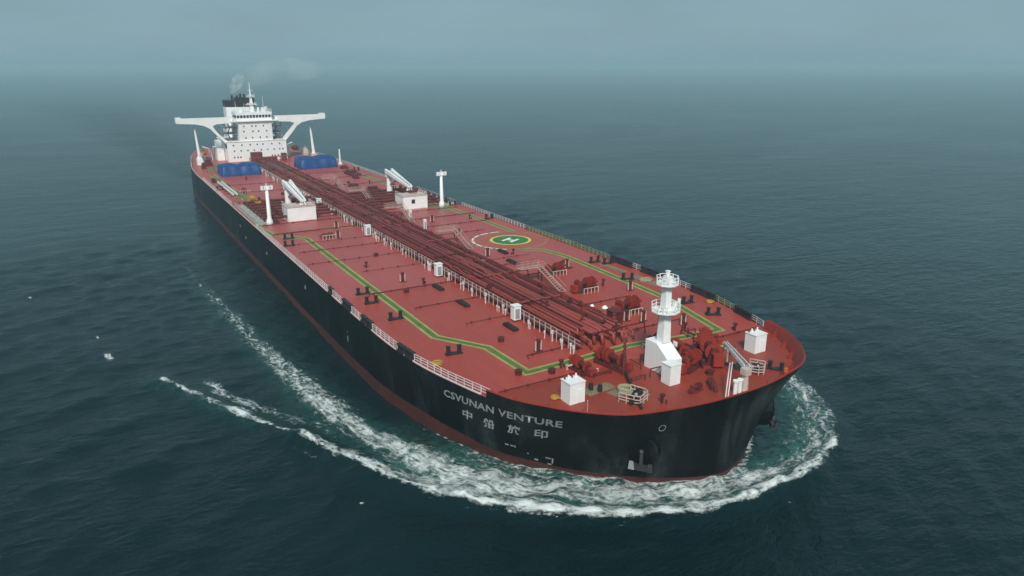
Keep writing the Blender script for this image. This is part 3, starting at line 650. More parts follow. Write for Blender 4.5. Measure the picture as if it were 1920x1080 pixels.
# coordinates local: x forward from the front wall, z above deck
A('lower_house', MB().box(-13, 0, 0, 26, 25, 8.4).box(-13, 0, 8.4, 26.4, 25.6, .25), 'white')
A('tower', MB().box(-9.2, 0, 8.65, 18, 14, 8.2), 'white')
A('bridge_deck', MB().box(-6, 0, 16.85, 13.4, 20, .45).box(-5, 0, 16.0, 10, 16, .85, ), 'white')
A('wheelhouse', MB().box(-5.6, 0, 17.3, 9.4, 15, 1.0).box(-5.6, 0, 18.3, 9.0, 14.6, 1.2, mi=1).box(-5.6, 0, 19.5, 9.6, 15.2, 1.2), ['white', 'glass'])
m_ = MB()
for y in np.linspace(-7.2, 7.2, 12): m_.box(-1.07, y, 18.3, .16, .25, 1.2)
A('window_post', m_, 'white')
m_ = MB()
for x, y in ((-1, -7.5), (-1, 7.5), (-10.2, 7.5), (-10.2, -7.5)): m_.box(x, y, 20.7, .12, .12, 1.1)
for y in np.arange(-7.5, 7.6, 1.25): m_.box(-1, y, 20.7, .1, .1, 1.1)
for h in (21.25, 21.8): m_.tube([(-10.2, -7.5, h), (-1, -7.5, h), (-1, 7.5, h), (-10.2, 7.5, h)], .07, 4)
A('roof_rail', m_, 'white')
A('roof_equipment', MB().box(-4, -5, 20.7, 1.6, 1.6, 1.4).box(-3, 4.5, 20.7, 1.2, 1.6, 1.8).tube([(-4, 6, 20.7), (-4, 6, 22.8)], [.2, .7], 10).tube([(-3, 2.5, 20.7), (-3, 2.5, 22.6)], .5, 10), 'white')
for s in (-1, 1):
    prof = [(9.0 * s, 18.75), (31.3 * s, 18.75), (31.3 * s, 16.9), (24 * s, 16.4), (20.5 * s, 15.6), (18.2 * s, 14.2), (16.8 * s, 12.4), (12.5 * s, 7.6), (12.5 * s, 5.6), (11.3 * s, 7.6), (11.9 * s, 8.6), (15.4 * s, 12.4), (16.7 * s, 14.4), (17.2 * s, 15.4), (15.6 * s, 16.1), (9.0 * s, 16.5)]
    A('bridge_wing', MB().prism_x(prof if s > 0 else prof[::-1], -5.0, -1.4), 'white', 'long bridge wing on a curved bracket, %s side' % ('starboard' if s < 0 else 'port'))
    A('wing_cab', MB().box(-3.2, 30.3 * s, 18.75, 3.6, 2.0, .5).box(-3.2, 30.3 * s, 17.4, 3.7, 2.1, 1.3), 'white')
# portholes and windows on the front
pw = MB().box(.03, 0, 0, .08, .55, .6).mesh('window', 'glass')
wins = [(9.6, z) for z in ()]
for z, yy in ((1.6, (-10, -8.6, -7.4, 6.0, 7.2, 8.6, 10.4)), (4.3, (-9.8, -7, -4.2, -1.5, 1.5, 4.2, 7, 9.4, 10.8)), (7.0 - .3, (-10, -6.5, -3, 0, 2.4, 6.2, 9.6))):
    for y in yy: inst('window', pw, acc, (0, y, z))
for z, yy in ((9.7, (-4.4, -1.6, 1.6, 4.4)), (12.4, (-5, -1.2, 1.2, 4.6)), (15.0 - .4, (-4.8, -1.4, .2, 3.4))):
    for y in yy: inst('window', pw, acc, (-.2, y, z))
A('front_door', MB().box(.05, -2.0, .1, .1, 1.0, 2.0), 'rackdark')
A('side_door', MB().box(.05, 3.0, .1, .1, 2.4, 1.4), 'dark')
# open stair galleries on either side of the tower
for s in (-1, 1):
    m_ = MB()
    for z in (8.7, 11.4, 14.0):
        m_.box(-10, 9.6 * s, z, 13, 5.0, .15)
        for x in np.arange(-16, -3, 2.2): m_.box(x, 12 * s, z, .1, .1, 1.1)
        m_.tube([(-16, 12 * s, z + 1.1), (-3.6, 12 * s, z + 1.1)], .06, 4); m_.tube([(-3.6, 7.4 * s, z + 1.1), (-3.6, 12 * s, z + 1.1)], .06, 4)
    m_.tube([(-5, 10 * s, 8.7), (-10, 10 * s, 11.4), (-5, 10 * s, 14), (-9, 10 * s, 16.4)], .3, 4)
    for x in (-4, -15): m_.box(x, 11.8 * s, 8.6, .22, .22, 7.6)
    A('stair_gallery', m_, 'grey')
    A('side_shelter', MB().box(-14, 14.2 * s, 0, 12, 3.0, 5.2).box(-19, 13.4 * s, 5.2, 6, 2.0, 2.6), 'white')
    # free fall / side boats on davits
    A('davit', MB().tube([(-14, 17 * s, 0), (-14, 17.4 * s, 4.2), (-14, 20 * s, 5.2)], .25, 6).tube([(-20, 17 * s, 0), (-20, 17.4 * s, 4.2), (-20, 20 * s, 5.2)], .25, 6), 'white')
    A('lifeboat', MB().tube([(-22.5, 20.2 * s, 3.3), (-21, 20.2 * s, 3.1), (-17, 20.2 * s, 3.0), (-13, 20.2 * s, 3.1), (-11.5, 20.2 * s, 3.3)], [.2, 1.0, 1.3, 1.0, .2], 10), 'orange', smooth=True)
# radar mast
rm = MB().box(-4.2, 0, 20.7, 2.0, 1.6, 6.2, 0, .55, .5).box(-4.2, 0, 23.6, 2.6, 4.6, .2).box(-4.2, 0, 26.9, 2.0, 3.4, .2)
rm.tube([(-4.2, 0, 26.9), (-4.2, 0, 33.0)], [.35, .12], 8).box(-4.2, 0, 29.6, .2, 2.2, .15)
rmo = A('radar_mast', rm, 'white', 'white radar mast above the wheelhouse')
for z, w in ((24.2, 4.0), (27.6, 3.2)): A('radar_scanner', MB().box(-3.2, 0, z, .35, w, .3).tube([(-3.2, 0, z - .5), (-3.2, 0, z)], .25, 8), 'white')
for x, y, z in ((-2, 4.5, 27.5), (-8, -6, 25), (-2, -3.5, 24.5)): A('aerial', MB().tube([(x, y, 20.7), (x, y, z)], [.1, .05], 5), 'white')
# engine casing and funnel
A('engine_casing', MB().box(-32, 0, 0, 12, 15, 12).box(-38, 0, 0, 12, 22, 4), 'white')
fu = A('funnel', MB().prism_z([(-34 + x, y) for x, y in [(-5.5, -4), (-3.5, -6.5), (4, -6.5), (6, -4.5), (6, 4.5), (4, 6.5), (-3.5, 6.5), (-5.5, 4)]], 12, 21.6), 'white', 'white funnel with a black top behind the bridge')
MB().prism_z([(-34 + x * 1.01, y * 1.01) for x, y in [(-5.5, -1), (-5.5, 4), (-3.5, 6.5), (4, 6.5), (6, 4.5), (6, -1.2)]], 21.6, 25.6).prism_z([(-34 + x, y) for x, y in [(-5.2, -1.3), (5.8, -1.3), (5.8, -4.5), (4, -6.5), (-3.5, -6.5), (-5.2, -4)]][::-1], 21.6, 24.5).build('funnel_top', 'dark', fu)
for i, (x, y) in enumerate(((-33, 1), (-35, 3), (-32, -3), (-36, 0))): MB().tube([(x, y, 24), (x, y, 27.4 - .3 * i)], .45, 8).build('exhaust_pipe', 'dark', fu)
# posts below the wing tips
for x, y in ((44.5, -23.6), (43.5, 25.6)):
    t = node('provision_post', ship, (x, y, F), label='tall white tapered post below the %s bridge wing' % ('starboard' if y < 0 else 'port'))
    MB().tube([(0, 0, 0), (0, 0, 2), (-.6, -.6, 14.6)], [1.1, .7, .32], 8).build('post', 'white', t)
    MB().box(0, 0, 0, 2.6, 2.6, 1.2).build('base', 'cream', t)
for x, y, w in ((38, -22, 5), (30, -21, 4), (50, -24.5, 3), (38, 23, 4)):
    MB().box(x, y, F, w, 2.2, 2.6).box(x, y, F + 2.6, w * .6, 1.6, .8).tube([(x + 1, y, F + 2.5), (x + 1, y, F + 4.4)], .2, 6).build('stern_locker', 'cream' if w > 3 else 'white', ship)
for s in (-1, 1): edge_rail(24, 56, s, 'cream', rr=.08, h=1.5)
# red trunk where the pipes meet the house
for x, y, w, h in ((56.5, -2.5, 4.5, 4.6), (56, 3.5, 5, 2.2), (53, 9.8, 2, 3.2)): MB().box(x, y, F, 3, w, h).build('pipe_trunk', 'rackdark', ship)
m_ = MB()
for y in np.arange(-6, 11, 1.8): m_.box(60, y, F, .3, .3, 2.6)
m_.box(60, 2.5, F + 2.6, .5, 17, .3); m_.build('pipe_gantry', 'rack', ship)

# ------------------------------------------------------------------ anchors, name, hull marks
for s in (-1, 1):
    xb, yb, _ = hp(78.5, 5.4)
    yb = abs(yb)
    ang = math.atan2(s * .78, .62)
    t = node('anchor_bolster', ship, (xb - .6, s * (yb - .5), 0), ang, 'domed anchor bolster with a stowed anchor, %s bow' % ('starboard' if s < 0 else 'port'))
    m_ = MB(); rings = []
    prof = [(-1.2, 2.3), (1.35, 2.2), (1.6, 2.0), (1.7, 1.2), (1.72, 0.01)]
    vs = []; n = 20
    for d, r_ in prof:
        for j in range(n):
            a = 2 * math.pi * j / n; vs.append((d - (.55 if math.sin(a) < 0 and d > 0 else 0) * -math.sin(a), r_ * math.cos(a) * .92, 5.7 + r_ * 1.0 * math.sin(a)))
    fs = [(i * n + j, i * n + (j + 1) % n, (i + 1) * n + (j + 1) % n, (i + 1) * n + j) for i in range(4) for j in range(n)]
    m_.add(vs, fs).build('bolster_dome', 'hull', t, smooth=False)
    MB().box(1.75, 0, 4.2, .45, .4, 2.0).tube([(1.6, 0, 5.9), (2.1, 0, 6.2)], .22, 8).build('anchor_shank', 'anchor', t)
    MB().add([(1.5, -1.3, 4.1), (2.2, -1.3, 4.1), (2.2, 1.3, 4.1), (1.5, 1.3, 4.1), (1.5, -1.0, 3.5), (2.1, -1.0, 3.5), (2.1, 1.0, 3.5), (1.5, 1.0, 3.5)],
             [(0, 1, 2, 3), (7, 6, 5, 4), (0, 4, 5, 1), (1, 5, 6, 2), (2, 6, 7, 3), (3, 7, 4, 0)]).build('anchor_crown', 'anchor', t)
    for y in (-1, 1):
        MB().add([(1.9, .75 * y, 3.6), (2.3, .75 * y, 3.6), (2.3, 1.5 * y, 3.6), (1.9, 1.5 * y, 3.6), (2.15, .9 * y, 4.7), (2.25, .9 * y, 4.7), (2.25, 1.4 * y, 4.7), (2.15, 1.4 * y, 4.7)],
                 [(0, 1, 2, 3), (4, 5, 6, 7), (0, 1, 5, 4), (1, 2, 6, 5), (2, 3, 7, 6), (3, 0, 4, 7)]).build('anchor_fluke', 'grey' if y * s > 0 else 'anchor', t)

arc = np.r_[0, np.cumsum(np.linalg.norm(np.diff((TB + WB) / 2, axis=0), axis=1))]
def hull_text(body, name, i0, i1, z0, z1, size, space=1.0, xs=1.0, label=None):
    cu = bpy.data.curves.new(name, 'FONT'); cu.body = body; cu.size = 1.0; cu.resolution_u = 2; cu.space_character = space; cu.offset = 0.022
    tmp = bpy.data.objects.new(name, cu); C.objects.link(tmp); dg = bpy.context.evaluated_depsgraph_get(); dg.update()
    me = bpy.data.meshes.new_from_object(tmp.evaluated_get(dg)); bpy.data.objects.remove(tmp)
    n = len(me.vertices)
    if n == 0: return None
    co = np.empty(n * 3); me.vertices.foreach_get('co', co); co = co.reshape(-1, 3)
    lo = co.min(0); hi = co.max(0); u = (co[:, 0] - lo[0]) / (hi[0] - lo[0]); v = co[:, 1] / 0.73
    out_ = []
    s0, s1 = np.interp([i0, i1], np.arange(NB), arc)
    for a, b in zip(u, v):
        i = np.interp(s0 + (s1 - s0) * a, arc, np.arange(NB)); z = z0 + (z1 - z0) * a + b * size
        out_.append(hp(i, z, -1, 0.05))
    me.vertices.foreach_set('co', np.array(out_).ravel()); me.materials.clear(); me.materials.append(M['letters']); me.update()
    o = bpy.data.objects.new(name, me); C.objects.link(o); o.parent = ship
    if label: o['label'] = label
    return o
hull_text('CSVUNAN VENTURE', 'name_lettering', 51.7, 68.9, 7.6, 8.95, 1.25, 1.05, label='white ship name in Latin capitals on the starboard bow')
for i, (ch, ic, z) in enumerate(zip('\u4e2d\u8239\u65c5\u5370', (56.0, 59.5, 63.1, 66.5), (5.4, 5.4, 5.8, 6.2))):
    hull_text(ch, 'name_character', ic - .85, ic + .85, z, z + .1, 1.25, label='white Chinese character on the starboard bow')
def mark(i, z, w, h):
    m_ = MB(); a, b = i - w / 2, i + w / 2
    m_.add([hp(a, z, -1, .06), hp(b, z, -1, .06), hp(b, z + h, -1, .06), hp(a, z + h, -1, .06)], [(0, 1, 2, 3)]); m_.build('draught_mark', 'letters', ship)
for i, z, w, h in ((62.2, 3.2, .5, .22), (62.9, 3.2, .4, .22), (63.3, 3.1, .15, .4), (67.6, 2.3, .7, .2), (68.15, 1.5, .18, 1.0), (67.8, 1.2, .5, .2), (66.1, 1.5, .5, .3), (65.0, 2.4, .2, .2), (21.5, 4.6, .35, 1.1), (21.4, 6.3, .2, .3)): mark(i, z, w, h)
m_ = MB()                                       # small white ring high on the bow
for k in range(16):
    a0, a1 = 2 * math.pi * k / 16, 2 * math.pi * (k + 1) / 16
    m_.add([hp(79.7 + r_ * math.cos(a) * .75, 9.6 + r_ * math.sin(a), -1, .06) for a, r_ in ((a0, .42), (a1, .42), (a1, .55), (a0, .55))], [(0, 1, 2, 3)])
m_.build('bow_mark', 'grey', ship)
for x, z in ((173, 4.5), (166, 6.5), (200, 6.0), (236, 6.8)):
    MB().box(x, -30.02, z, .5, .06, .7).build('draught_mark', 'letters', ship)

# ------------------------------------------------------------------ loose things on deck
def tarp(loc, rx, ry, h, label, seed):
    r2 = np.random.default_rng(seed); nx, ny = 26, 30; vs = []; ph = r2.uniform(0, 6, 8)
    for i in range(nx + 1):
        for j in range(ny + 1):
            u, v = i / nx * 2 - 1, j / ny * 2 - 1
            # two humps with a sag between them, steep skirts
            prof_ = max(0.0, 1 - max(abs(u), abs(v)) ** 10)
            hh = h * (1 - .12 * math.exp(-((v + .05) / .22) ** 2)) * (1 - .12 * u * u)
            z = hh * prof_ ** .22 + .04 * math.sin(9 * v + ph[0] + 2 * u) * prof_ + .04 * math.sin(14 * u + ph[1] + 5 * v) * prof_
            fl = 1 + .015 * math.sin(11 * v + ph[2]) + .015 * math.sin(9 * u + ph[3])
            vs.append((u * rx * fl, v * ry * fl, max(0.02, z)))
    fs = [(i * (ny + 1) + j, (i + 1) * (ny + 1) + j, (i + 1) * (ny + 1) + j + 1, i * (ny + 1) + j + 1) for i in range(nx) for j in range(ny)]
    o = MB().add(vs, fs).build('tarpaulin_cover', 'blue', None, loc, smooth=True)
    tag(o, label, 'tarpaulin', 'blue covered stacks ahead of the bridge'); return o
tarp((87, -15.2, F + .03), 5.2, 7.3, 4.3, 'blue tarpaulin over a stack on the starboard deck ahead of the bridge', 3)
tarp((81, 15.8, F + .03), 6.0, 7.6, 4.6, 'blue tarpaulin over a stack on the port deck, beyond the pipes', 5)
def coil(loc, r, turns, layers, label, tail=None, mat='rope', flat=1.0):
    m_ = MB(); pts = []
    for l in range(layers):
        for k in range(turns * 14):
            a = 2 * math.pi * k / 14; rr2 = r * (.45 + .55 * (k / (turns * 14) if l % 2 == 0 else 1 - k / (turns * 14)))
            pts.append((rr2 * math.cos(a) * (1 + .08 * math.sin(a * 2.3)), rr2 * math.sin(a) * flat, .07 + l * .13 + rng.uniform(0, .03)))
    if tail: pts += [(p_[0], p_[1], .07) for p_ in tail]
    m_.tube(pts, .085, 5); o = m_.build('rope_coil', mat, None, loc, smooth=True)
    tag(o, label, 'rope', 'rope coils left on the deck'); return o
coil((313.9, -8.9, F + .025), 1.15, 5, 4, 'pale rope heap on the olive patch beside the starboard vent house', [(1.6, -.3), (2.2, .3), (1.8, 1.2), (2.6, 1.8)])
coil((311.0, -18.0, F + .02), .55, 3, 2, 'small yellow rope coil left of the starboard vent house', [(.7, .5), (1.2, .9)], 'amber')
coil((276.8, 26.0, F + .025), 1.0, 4, 3, 'long pale rope heap by the port edge behind the foremast', [(1.8, .4), (2.9, -.2), (4.0, .3)], flat=1.5)
coil((309.2, 12.9, F + .025), 1.1, 5, 4, 'pale rope heap between the big windlass and the bow crane jib', [(1.4, .5), (1.9, 1.4)])
coil((293.6, -26.4, F + .02), .8, 3, 3, 'yellow rope coil at the starboard rail aft of the ship name', [(1.0, .4)], 'amber')
coil((292.8, 27.2, F + .02), .7, 3, 2, 'yellow rope coil at the port rail near the bow', [(-1.0, -.5)], 'amber')
# oil drums by the starboard vent house
def drum(loc, label, mat='dark'):
    o = MB().tube([(0, 0, 0), (0, 0, .3), (0, 0, .32), (0, 0, .6), (0, 0, .62), (0, 0, .92)], [.3, .3, .32, .32, .3, .3], 12).tube([(0, 0, .92), (0, 0, .95)], .27, 12).build('oil_drum', mat, None, loc)
    tag(o, label, 'drum', 'drums standing on the foredeck'); return o
drum((311.3, -12.6, F + .025), 'black drum nearest the starboard vent house'); drum((312.3, -11.9, F + .025), 'black drum ahead of the other, on the olive patch')

# ------------------------------------------------------------------ sea
def poly_dist(P, pts):
    P = P.astype(float); best = np.full(len(P), 1e9); S = np.zeros(len(P)); sg = np.zeros(len(P)); s0 = 0
    pts = np.array(pts, float)
    for a, b in zip(pts[:-1], pts[1:]):
        d = b - a; L = np.hypot(*d); t = np.clip(((P - a) @ d) / L ** 2, 0, 1); q = P - (a + t[:, None] * d); r_ = np.hypot(q[:, 0], q[:, 1])
        m = r_ < best; best[m] = r_[m]; S[m] = (s0 + t * L)[m]; cr_ = d[0] * q[:, 1] - d[1] * q[:, 0]; sg[m] = np.sign(cr_)[m]; s0 += L
    return best, S, sg
def axis(lo, hi, st, far_lo, far_hi, g=1.085):
    mid = list(np.arange(lo, hi + st, st)); a = []; x = lo; d = st
    while x > far_lo: d *= g; x -= d; a.append(x)
    b = []; x = mid[-1]; d = st
    while x < far_hi: d *= g; x += d; b.append(x)
    return np.array(a[::-1] + mid + b)
ax = axis(158, 352, .6, -14000, 14000); ay = axis(-96, 62, .6, -14000, 14000)
X, Y = np.meshgrid(ax, ay, indexing='ij'); GX, GY = np.gradient(ax), np.gradient(ay)
sp = np.maximum(GX[:, None], GY[None, :])
Z = np.zeros_like(X)
wr = np.random.default_rng(4)
wd0 = R(205)
for k in range(54):
    lam = 2.6 * (16 / 2.6) ** wr.random(); th = wd0 + wr.normal(0, .55); kx, ky = math.cos(th) * 2 * math.pi / lam, math.sin(th) * 2 * math.pi / lam
    amp = 0.0062 * lam ** .62; fade = np.clip((lam / sp - 3) / 3, 0, 1)
    Z += amp * fade * np.sin(kx * X + ky * Y + wr.uniform(0, 6.28))
P = np.stack([X.ravel(), Y.ravel()], 1)
near = (P[:, 0] > 100) & (P[:, 0] < 352) & (P[:, 1] > -96) & (P[:, 1] < 62)
PN = P[near]
def smoothnoise(Pn, sc, seed):
    r2 = np.random.default_rng(seed); v = np.zeros(len(Pn))
    for k in range(9):
        th = r2.uniform(0, 6.28); f = sc * r2.uniform(.5, 1.8); v += np.sin(Pn[:, 0] * math.cos(th) * f + Pn[:, 1] * math.sin(th) * f + r2.uniform(0, 6.28))
    return v / 3
wob = smoothnoise(PN, .45, 1); wob2 = smoothnoise(PN, 1.3, 2); wob3 = smoothnoise(PN, .14, 5)
CA = [(307.0, 34.8), (312, 33), (317.8, 28.6), (322.5, 24), (325.5, 19), (328.3, 11), (328.7, 3.4), (328.2, -3), (327.0, -8.8), (324.5, -14.5), (320.9, -19.8), (316.8, -25), (312.5, -29.7), (307.5, -33.6), (301, -37), (295.5, -39.2), (290.5, -41.2), (286, -43.6)]
CB = [(300, 37), (308, 31), (316, 25.5), (322, 19.5), (325.6, 12), (326, 3), (323.8, -7), (319.2, -15), (313, -22.5), (307, -27.6), (300.8, -31.4), (292, -34.6), (283.7, -37.1), (272, -39.0), (261.5, -40.4), (243, -42.3), (224, -43.7), (195, -46), (165, -47.7)]
CC = [(287, -43.5), (281.5, -46.6), (274, -50.2), (268, -53.3), (261, -56.2), (254.5, -59.4)]
CA = [(x + .5 * (x - 300) / 30 * (y < 0), y + .6 * y / 35 * (y < 0) - .5 * (y > 12)) for x, y in CA]
dA, sA, gA = poly_dist(PN, CA); dB, sB, gB = poly_dist(PN, CB); sB = sB - sum(math.dist(a, b) for a, b in zip(CB[:4], CB[1:5])); dC, sC, gC = poly_dist(PN, CC)
sig = lambda x: 1 / (1 + np.exp(-x))
# outer crest: bright, narrow, sharp on its outer side
inA = gA < 0
LA = 120.0
wA = np.interp(sA, [0, 10, 30, 60, 95, 118], [.4, .5, .75, 1.1, .9, .5]) * (1 + .35 * wob)
fA = np.exp(-(dA / np.where(gA > 0, wA, wA * 1.7)) ** 2) * np.interp(sA, [0, 6, 25, 45, 95, 112, 120], [.35, .7, .8, 1, .95, .8, .5]) * (.93 + .07 * wob2)
if True:
    # side on which the hull lies
    toward = ((PN[:, 0] - 300) ** 2 / 40 ** 2 + (PN[:, 1]) ** 2 / 50 ** 2)
wB = np.interp(sB, [-25, 0, 12, 30, 50, 75, 95, 135, 195], [1.2, 2.6, 3.4, 4.0, 3.6, 3.2, 2.7, 2.0, 1.2]) * (1 + .18 * wob3 + .12 * wob)
kB = np.interp(sB, [-32, 0, 10, 60, 80, 100, 120, 150, 180, 200], [.42, .66, .76, .80, .74, .66, .58, .50, .38, .0])
fB = np.exp(-(dB / wB) ** 2.6) * kB
# hugging line along the starboard shoulder
HW = [(k_[0], -k_[1]) for k_ in WLC[2:]][::-1]
dH, sH, gH = poly_dist(PN, [(WLC[i][0], -WLC[i][1]) for i in range(2, 11)] + [(WLC[i][0], WLC[i][1]) for i in range(9, 4, -1)])
fH = np.exp(-(np.abs(dH - .5 - .25 * wob) / .55) ** 2) * np.interp(PN[:, 0], [276, 290, 300, 312, 324], [.15, .45, .62, .75, .8])
wCw = np.interp(sC, [0, 8, 14, 22, 32, 40], [.4, .8, 1.1, .7, .6, .8]) * (1 + .4 * wob)
fC = np.exp(-(dC / wCw) ** 2) * (.86 + .14 * np.sin(sC * .9 + wob2)) * np.interp(sC, [0, 5, 14, 20, 30, 40], [.35, .85, 1.0, .75, .9, .95])
def blob(cx, cy, rx, ry, a, k):
    c, s_ = math.cos(R(a)), math.sin(R(a)); x = (PN[:, 0] - cx) * c + (PN[:, 1] - cy) * s_; y = -(PN[:, 0] - cx) * s_ + (PN[:, 1] - cy) * c
    return np.exp(-((x / rx) ** 2 + (y / ry) ** 2) ** 1.3) * k
fP = blob(325.0, 20.2, 2.8, .6, 115, .72) + blob(322.6, 24.6, 2.2, .9, 115, .4) + blob(325.8, 17.0, 2.6, 1.0, 100, .8)
fO = blob(262, -52, 6, 1.8, 14, .58) + blob(271, -48.6, 5, 1.6, 18, .55) + blob(278, -44.6, 5, 1.4, 20, .46) + blob(290, -44.8, 6, 1.0, 25, .4) + blob(284, -41.0, 6, 1.4, 15, .42)
fill = np.zeros(len(PN))                              # thin lacing between hull and crest
fill[(gA * (1) > 0)] = 0
inside = sig(-(gA * dA) / .35)                       # 1 on the hull side of the crest, 0 outside it
insd = ((dH < 17) & (dA < 17)) * np.clip((PN[:, 0] + dA * .8 - 294) / 8, 0, 1)
reach = np.where(PN[:, 1] > 2, np.clip(1.25 - dA / 9, 0, 1), np.clip(1.3 - dA / 22, 0, 1)) * inside * insd
lo_x = np.clip((PN[:, 0] - 293) / 13, 0, 1)
fill = .68 * reach * (.35 + .65 * lo_x) * (1 + .14 * wob3)
fC = np.maximum(fC, fO * 1.15)
fMain = np.clip(np.maximum.reduce([fA, fB, fH, fP, fO * .9, fill, .0 * fill]), 0, 1)
fMain = np.where((sA > 2) & (sA < 112) & (dA < 9) & (gA > 0), np.maximum(fMain * inside, np.maximum(fA, fP)), fMain)
WH = [(212, 60, 1.0, .5, 20, 1.0), (323.7, 36.5, .6, .35, 0, .9), (252, -61, 3.5, .8, 10, .5), (258, -60.5, 3, .6, 10, .45), (237.8, -66.8, 3.4, .9, 12, 1.0), (224.9, -68.6, 2.0, .5, 5, .8), (228.6, -67.2, 1.6, .4, 5, .55), (221.5, -69.4, 1.6, .4, 8, .4), (188.8, -81, 2.2, .7, 6, .95), (245, -63.5, 4, 1.0, 8, .5), (305.1, -42, .35, .3, 0, 1.0), (331.6, 2.8, .4, .35, 0, .9), (249, -61.5, 2.4, .6, 10, .45), (324.7, 23.6, .0001, .0001, 0, 0)]
fW = np.zeros(len(PN))
for b in WH: fW = np.maximum(fW, blob(*b))
fW = fW * np.clip(.86 + .16 * wob2, 0, 1)
aer = np.clip(np.exp(-(dB / (wB * 1.15)) ** 2) * np.interp(sB, [0, 60, 100, 195], [.9, .8, .5, .1]) + .7 * reach * (.3 + .7 * lo_x) + .35 * np.exp(-(dC / 2.0) ** 2) + .3 * fO, 0, 1)
aer = np.where((sA > 2) & (sA < 112) & (dA < 9) & (gA > 0), aer * inside, aer)
zz = Z.ravel()
dz = np.zeros(len(PN))
dz += 1.05 * np.exp(-(dA / 1.8) ** 2) * np.interp(sA, [0, 20, 90, 120], [.4, 1, .8, .4]) + .55 * np.exp(-(dC / 1.7) ** 2) + .35 * fB * (1 + .6 * wob2 + .5 * wob) + .12 * wob2 * aer + .1 * wob * aer
dz += .25 * fH
zz[near] += dz
def full(a): o = np.zeros(len(P)); o[near] = a; return o
nx, ny = len(ax), len(ay)
idx = np.arange(nx * ny).reshape(nx, ny)
quads = np.stack([idx[:-1, :-1], idx[1:, :-1], idx[1:, 1:], idx[:-1, 1:]], -1).reshape(-1, 4)
def grid_mesh(name, co, q, mat, attrs):
    me = bpy.data.meshes.new(name); me.vertices.add(len(co)); me.vertices.foreach_set('co', co.ravel().astype(np.float32))
    me.loops.add(q.size); me.loops.foreach_set('vertex_index', q.ravel().astype(np.int32)); me.polygons.add(len(q))
    me.polygons.foreach_set('loop_start', np.arange(0, q.size, 4, dtype=np.int32)); me.polygons.foreach_set('loop_total', np.full(len(q), 4, np.int32))
    me.polygons.foreach_set('use_smooth', np.ones(len(q), bool))
    for k_, a in attrs.items():
        if a.ndim == 1: at = me.attributes.new(k_, 'FLOAT', 'POINT'); at.data.foreach_set('value', a.astype(np.float32))
        else: at = me.attributes.new(k_, 'FLOAT_VECTOR', 'POINT'); at.data.foreach_set('vector', a.ravel().astype(np.float32))
    me.materials.append(mat); me.update(calc_edges=True); me.validate()
    o = bpy.data.objects.new(name, me); C.objects.link(o); return o

wm = bpy.data.materials.new('sea_water'); t, p = nodes(wm)
p.inputs['Roughness'].default_value = 0.13; p.inputs['IOR'].default_value = 1.333
geo = t.nodes.new('ShaderNodeNewGeometry')
def N(ty, **k):
    n = t.nodes.new(ty)
    for a, b in k.items(): n.inputs[a.replace('_', ' ')].default_value = b
    return n
def noise(tree, vec, scale, detail=4, rough=.55, sc=(1, 1, 1), rot=0, dist=0):
    mp = tree.nodes.new('ShaderNodeMapping'); mp.inputs['Scale'].default_value = sc; mp.inputs['Rotation'].default_value = (0, 0, rot)
    tree.links.new(vec, mp.inputs[0]); n = tree.nodes.new('ShaderNodeTexNoise'); n.inputs['Scale'].default_value = scale; n.inputs['Detail'].default_value = detail
    n.inputs['Roughness'].default_value = rough; n.inputs['Distortion'].default_value = dist
    tree.links.new(mp.outputs[0], n.inputs[0]); return n.outputs[0]
def math_(tree, op, a, b=None, c=None, clamp=False):
    n = tree.nodes.new('ShaderNodeMath'); n.operation = op; n.use_clamp = clamp
    for i, v in enumerate((a, b, c)):
        if v is None: continue
        if isinstance(v, (int, float)): n.inputs[i].default_value = v
        else: tree.links.new(v, n.inputs[i])
    return n.outputs[0]
pos = geo.outputs['Position']
n1 = noise(t, pos, .55, 5, .6, (1, .42, 1), R(-28), .3)
n2 = noise(t, pos, 1.7, 4, .55, (1, .5, 1), R(-20), .2)
n3 = noise(t, pos, .11, 4, .55, (1, .45, 1), R(-30))
n4 = noise(t, pos, .018, 3, .5, (1, .5, 1), R(-30))
gust = N('ShaderNodeMapRange'); gust.inputs[1].default_value = .35; gust.inputs[2].default_value = .65; gust.inputs[3].default_value = .65; gust.inputs[4].default_value = 1.25
t.links.new(n4, gust.inputs[0])
h = math_(t, 'ADD', math_(t, 'MULTIPLY', n1, .85), math_(t, 'MULTIPLY', n2, .30))
ch = t.nodes.new('ShaderNodeAttribute'); ch.attribute_name = 'churn'
h = math_(t, 'MULTIPLY', math_(t, 'ADD', h, math_(t, 'MULTIPLY', n3, 1.3)), gust.outputs[0])
h = math_(t, 'MULTIPLY', h, math_(t, 'ADD', 1.0, math_(t, 'MULTIPLY', ch.outputs['Fac'], 6.0)))
bmp = t.nodes.new('ShaderNodeBump'); bmp.inputs['Strength'].default_value = .8; bmp.inputs['Distance'].default_value = .8
t.links.new(h, bmp.inputs['Height']); t.links.new(bmp.outputs[0], p.inputs['Normal'])
at = t.nodes.new('ShaderNodeAttribute'); at.attribute_name = 'aeration'
an = noise(t, pos, .9, 5, .65, (1, 1, 1), 0, .6)
am = N('ShaderNodeMapRange'); am.inputs[1].default_value = .35; am.inputs[2].default_value = .65; am.inputs[3].default_value = .25; am.inputs[4].default_value = 1.2; t.links.new(an, am.inputs[0])
af = math_(t, 'MULTIPLY', at.outputs['Fac'], am.outputs[0], clamp=True)
mx = t.nodes.new('ShaderNodeMixRGB'); mx.inputs[1].default_value = (.0003, .0094, .0112, 1); mx.inputs[2].default_value = (.040, .125, .105, 1)
t.links.new(math_(t, 'MULTIPLY', af, .8), mx.inputs[0]); t.links.new(mx.outputs[0], p.inputs['Base Color'])
wco = np.stack([X.ravel(), Y.ravel(), zz], 1)
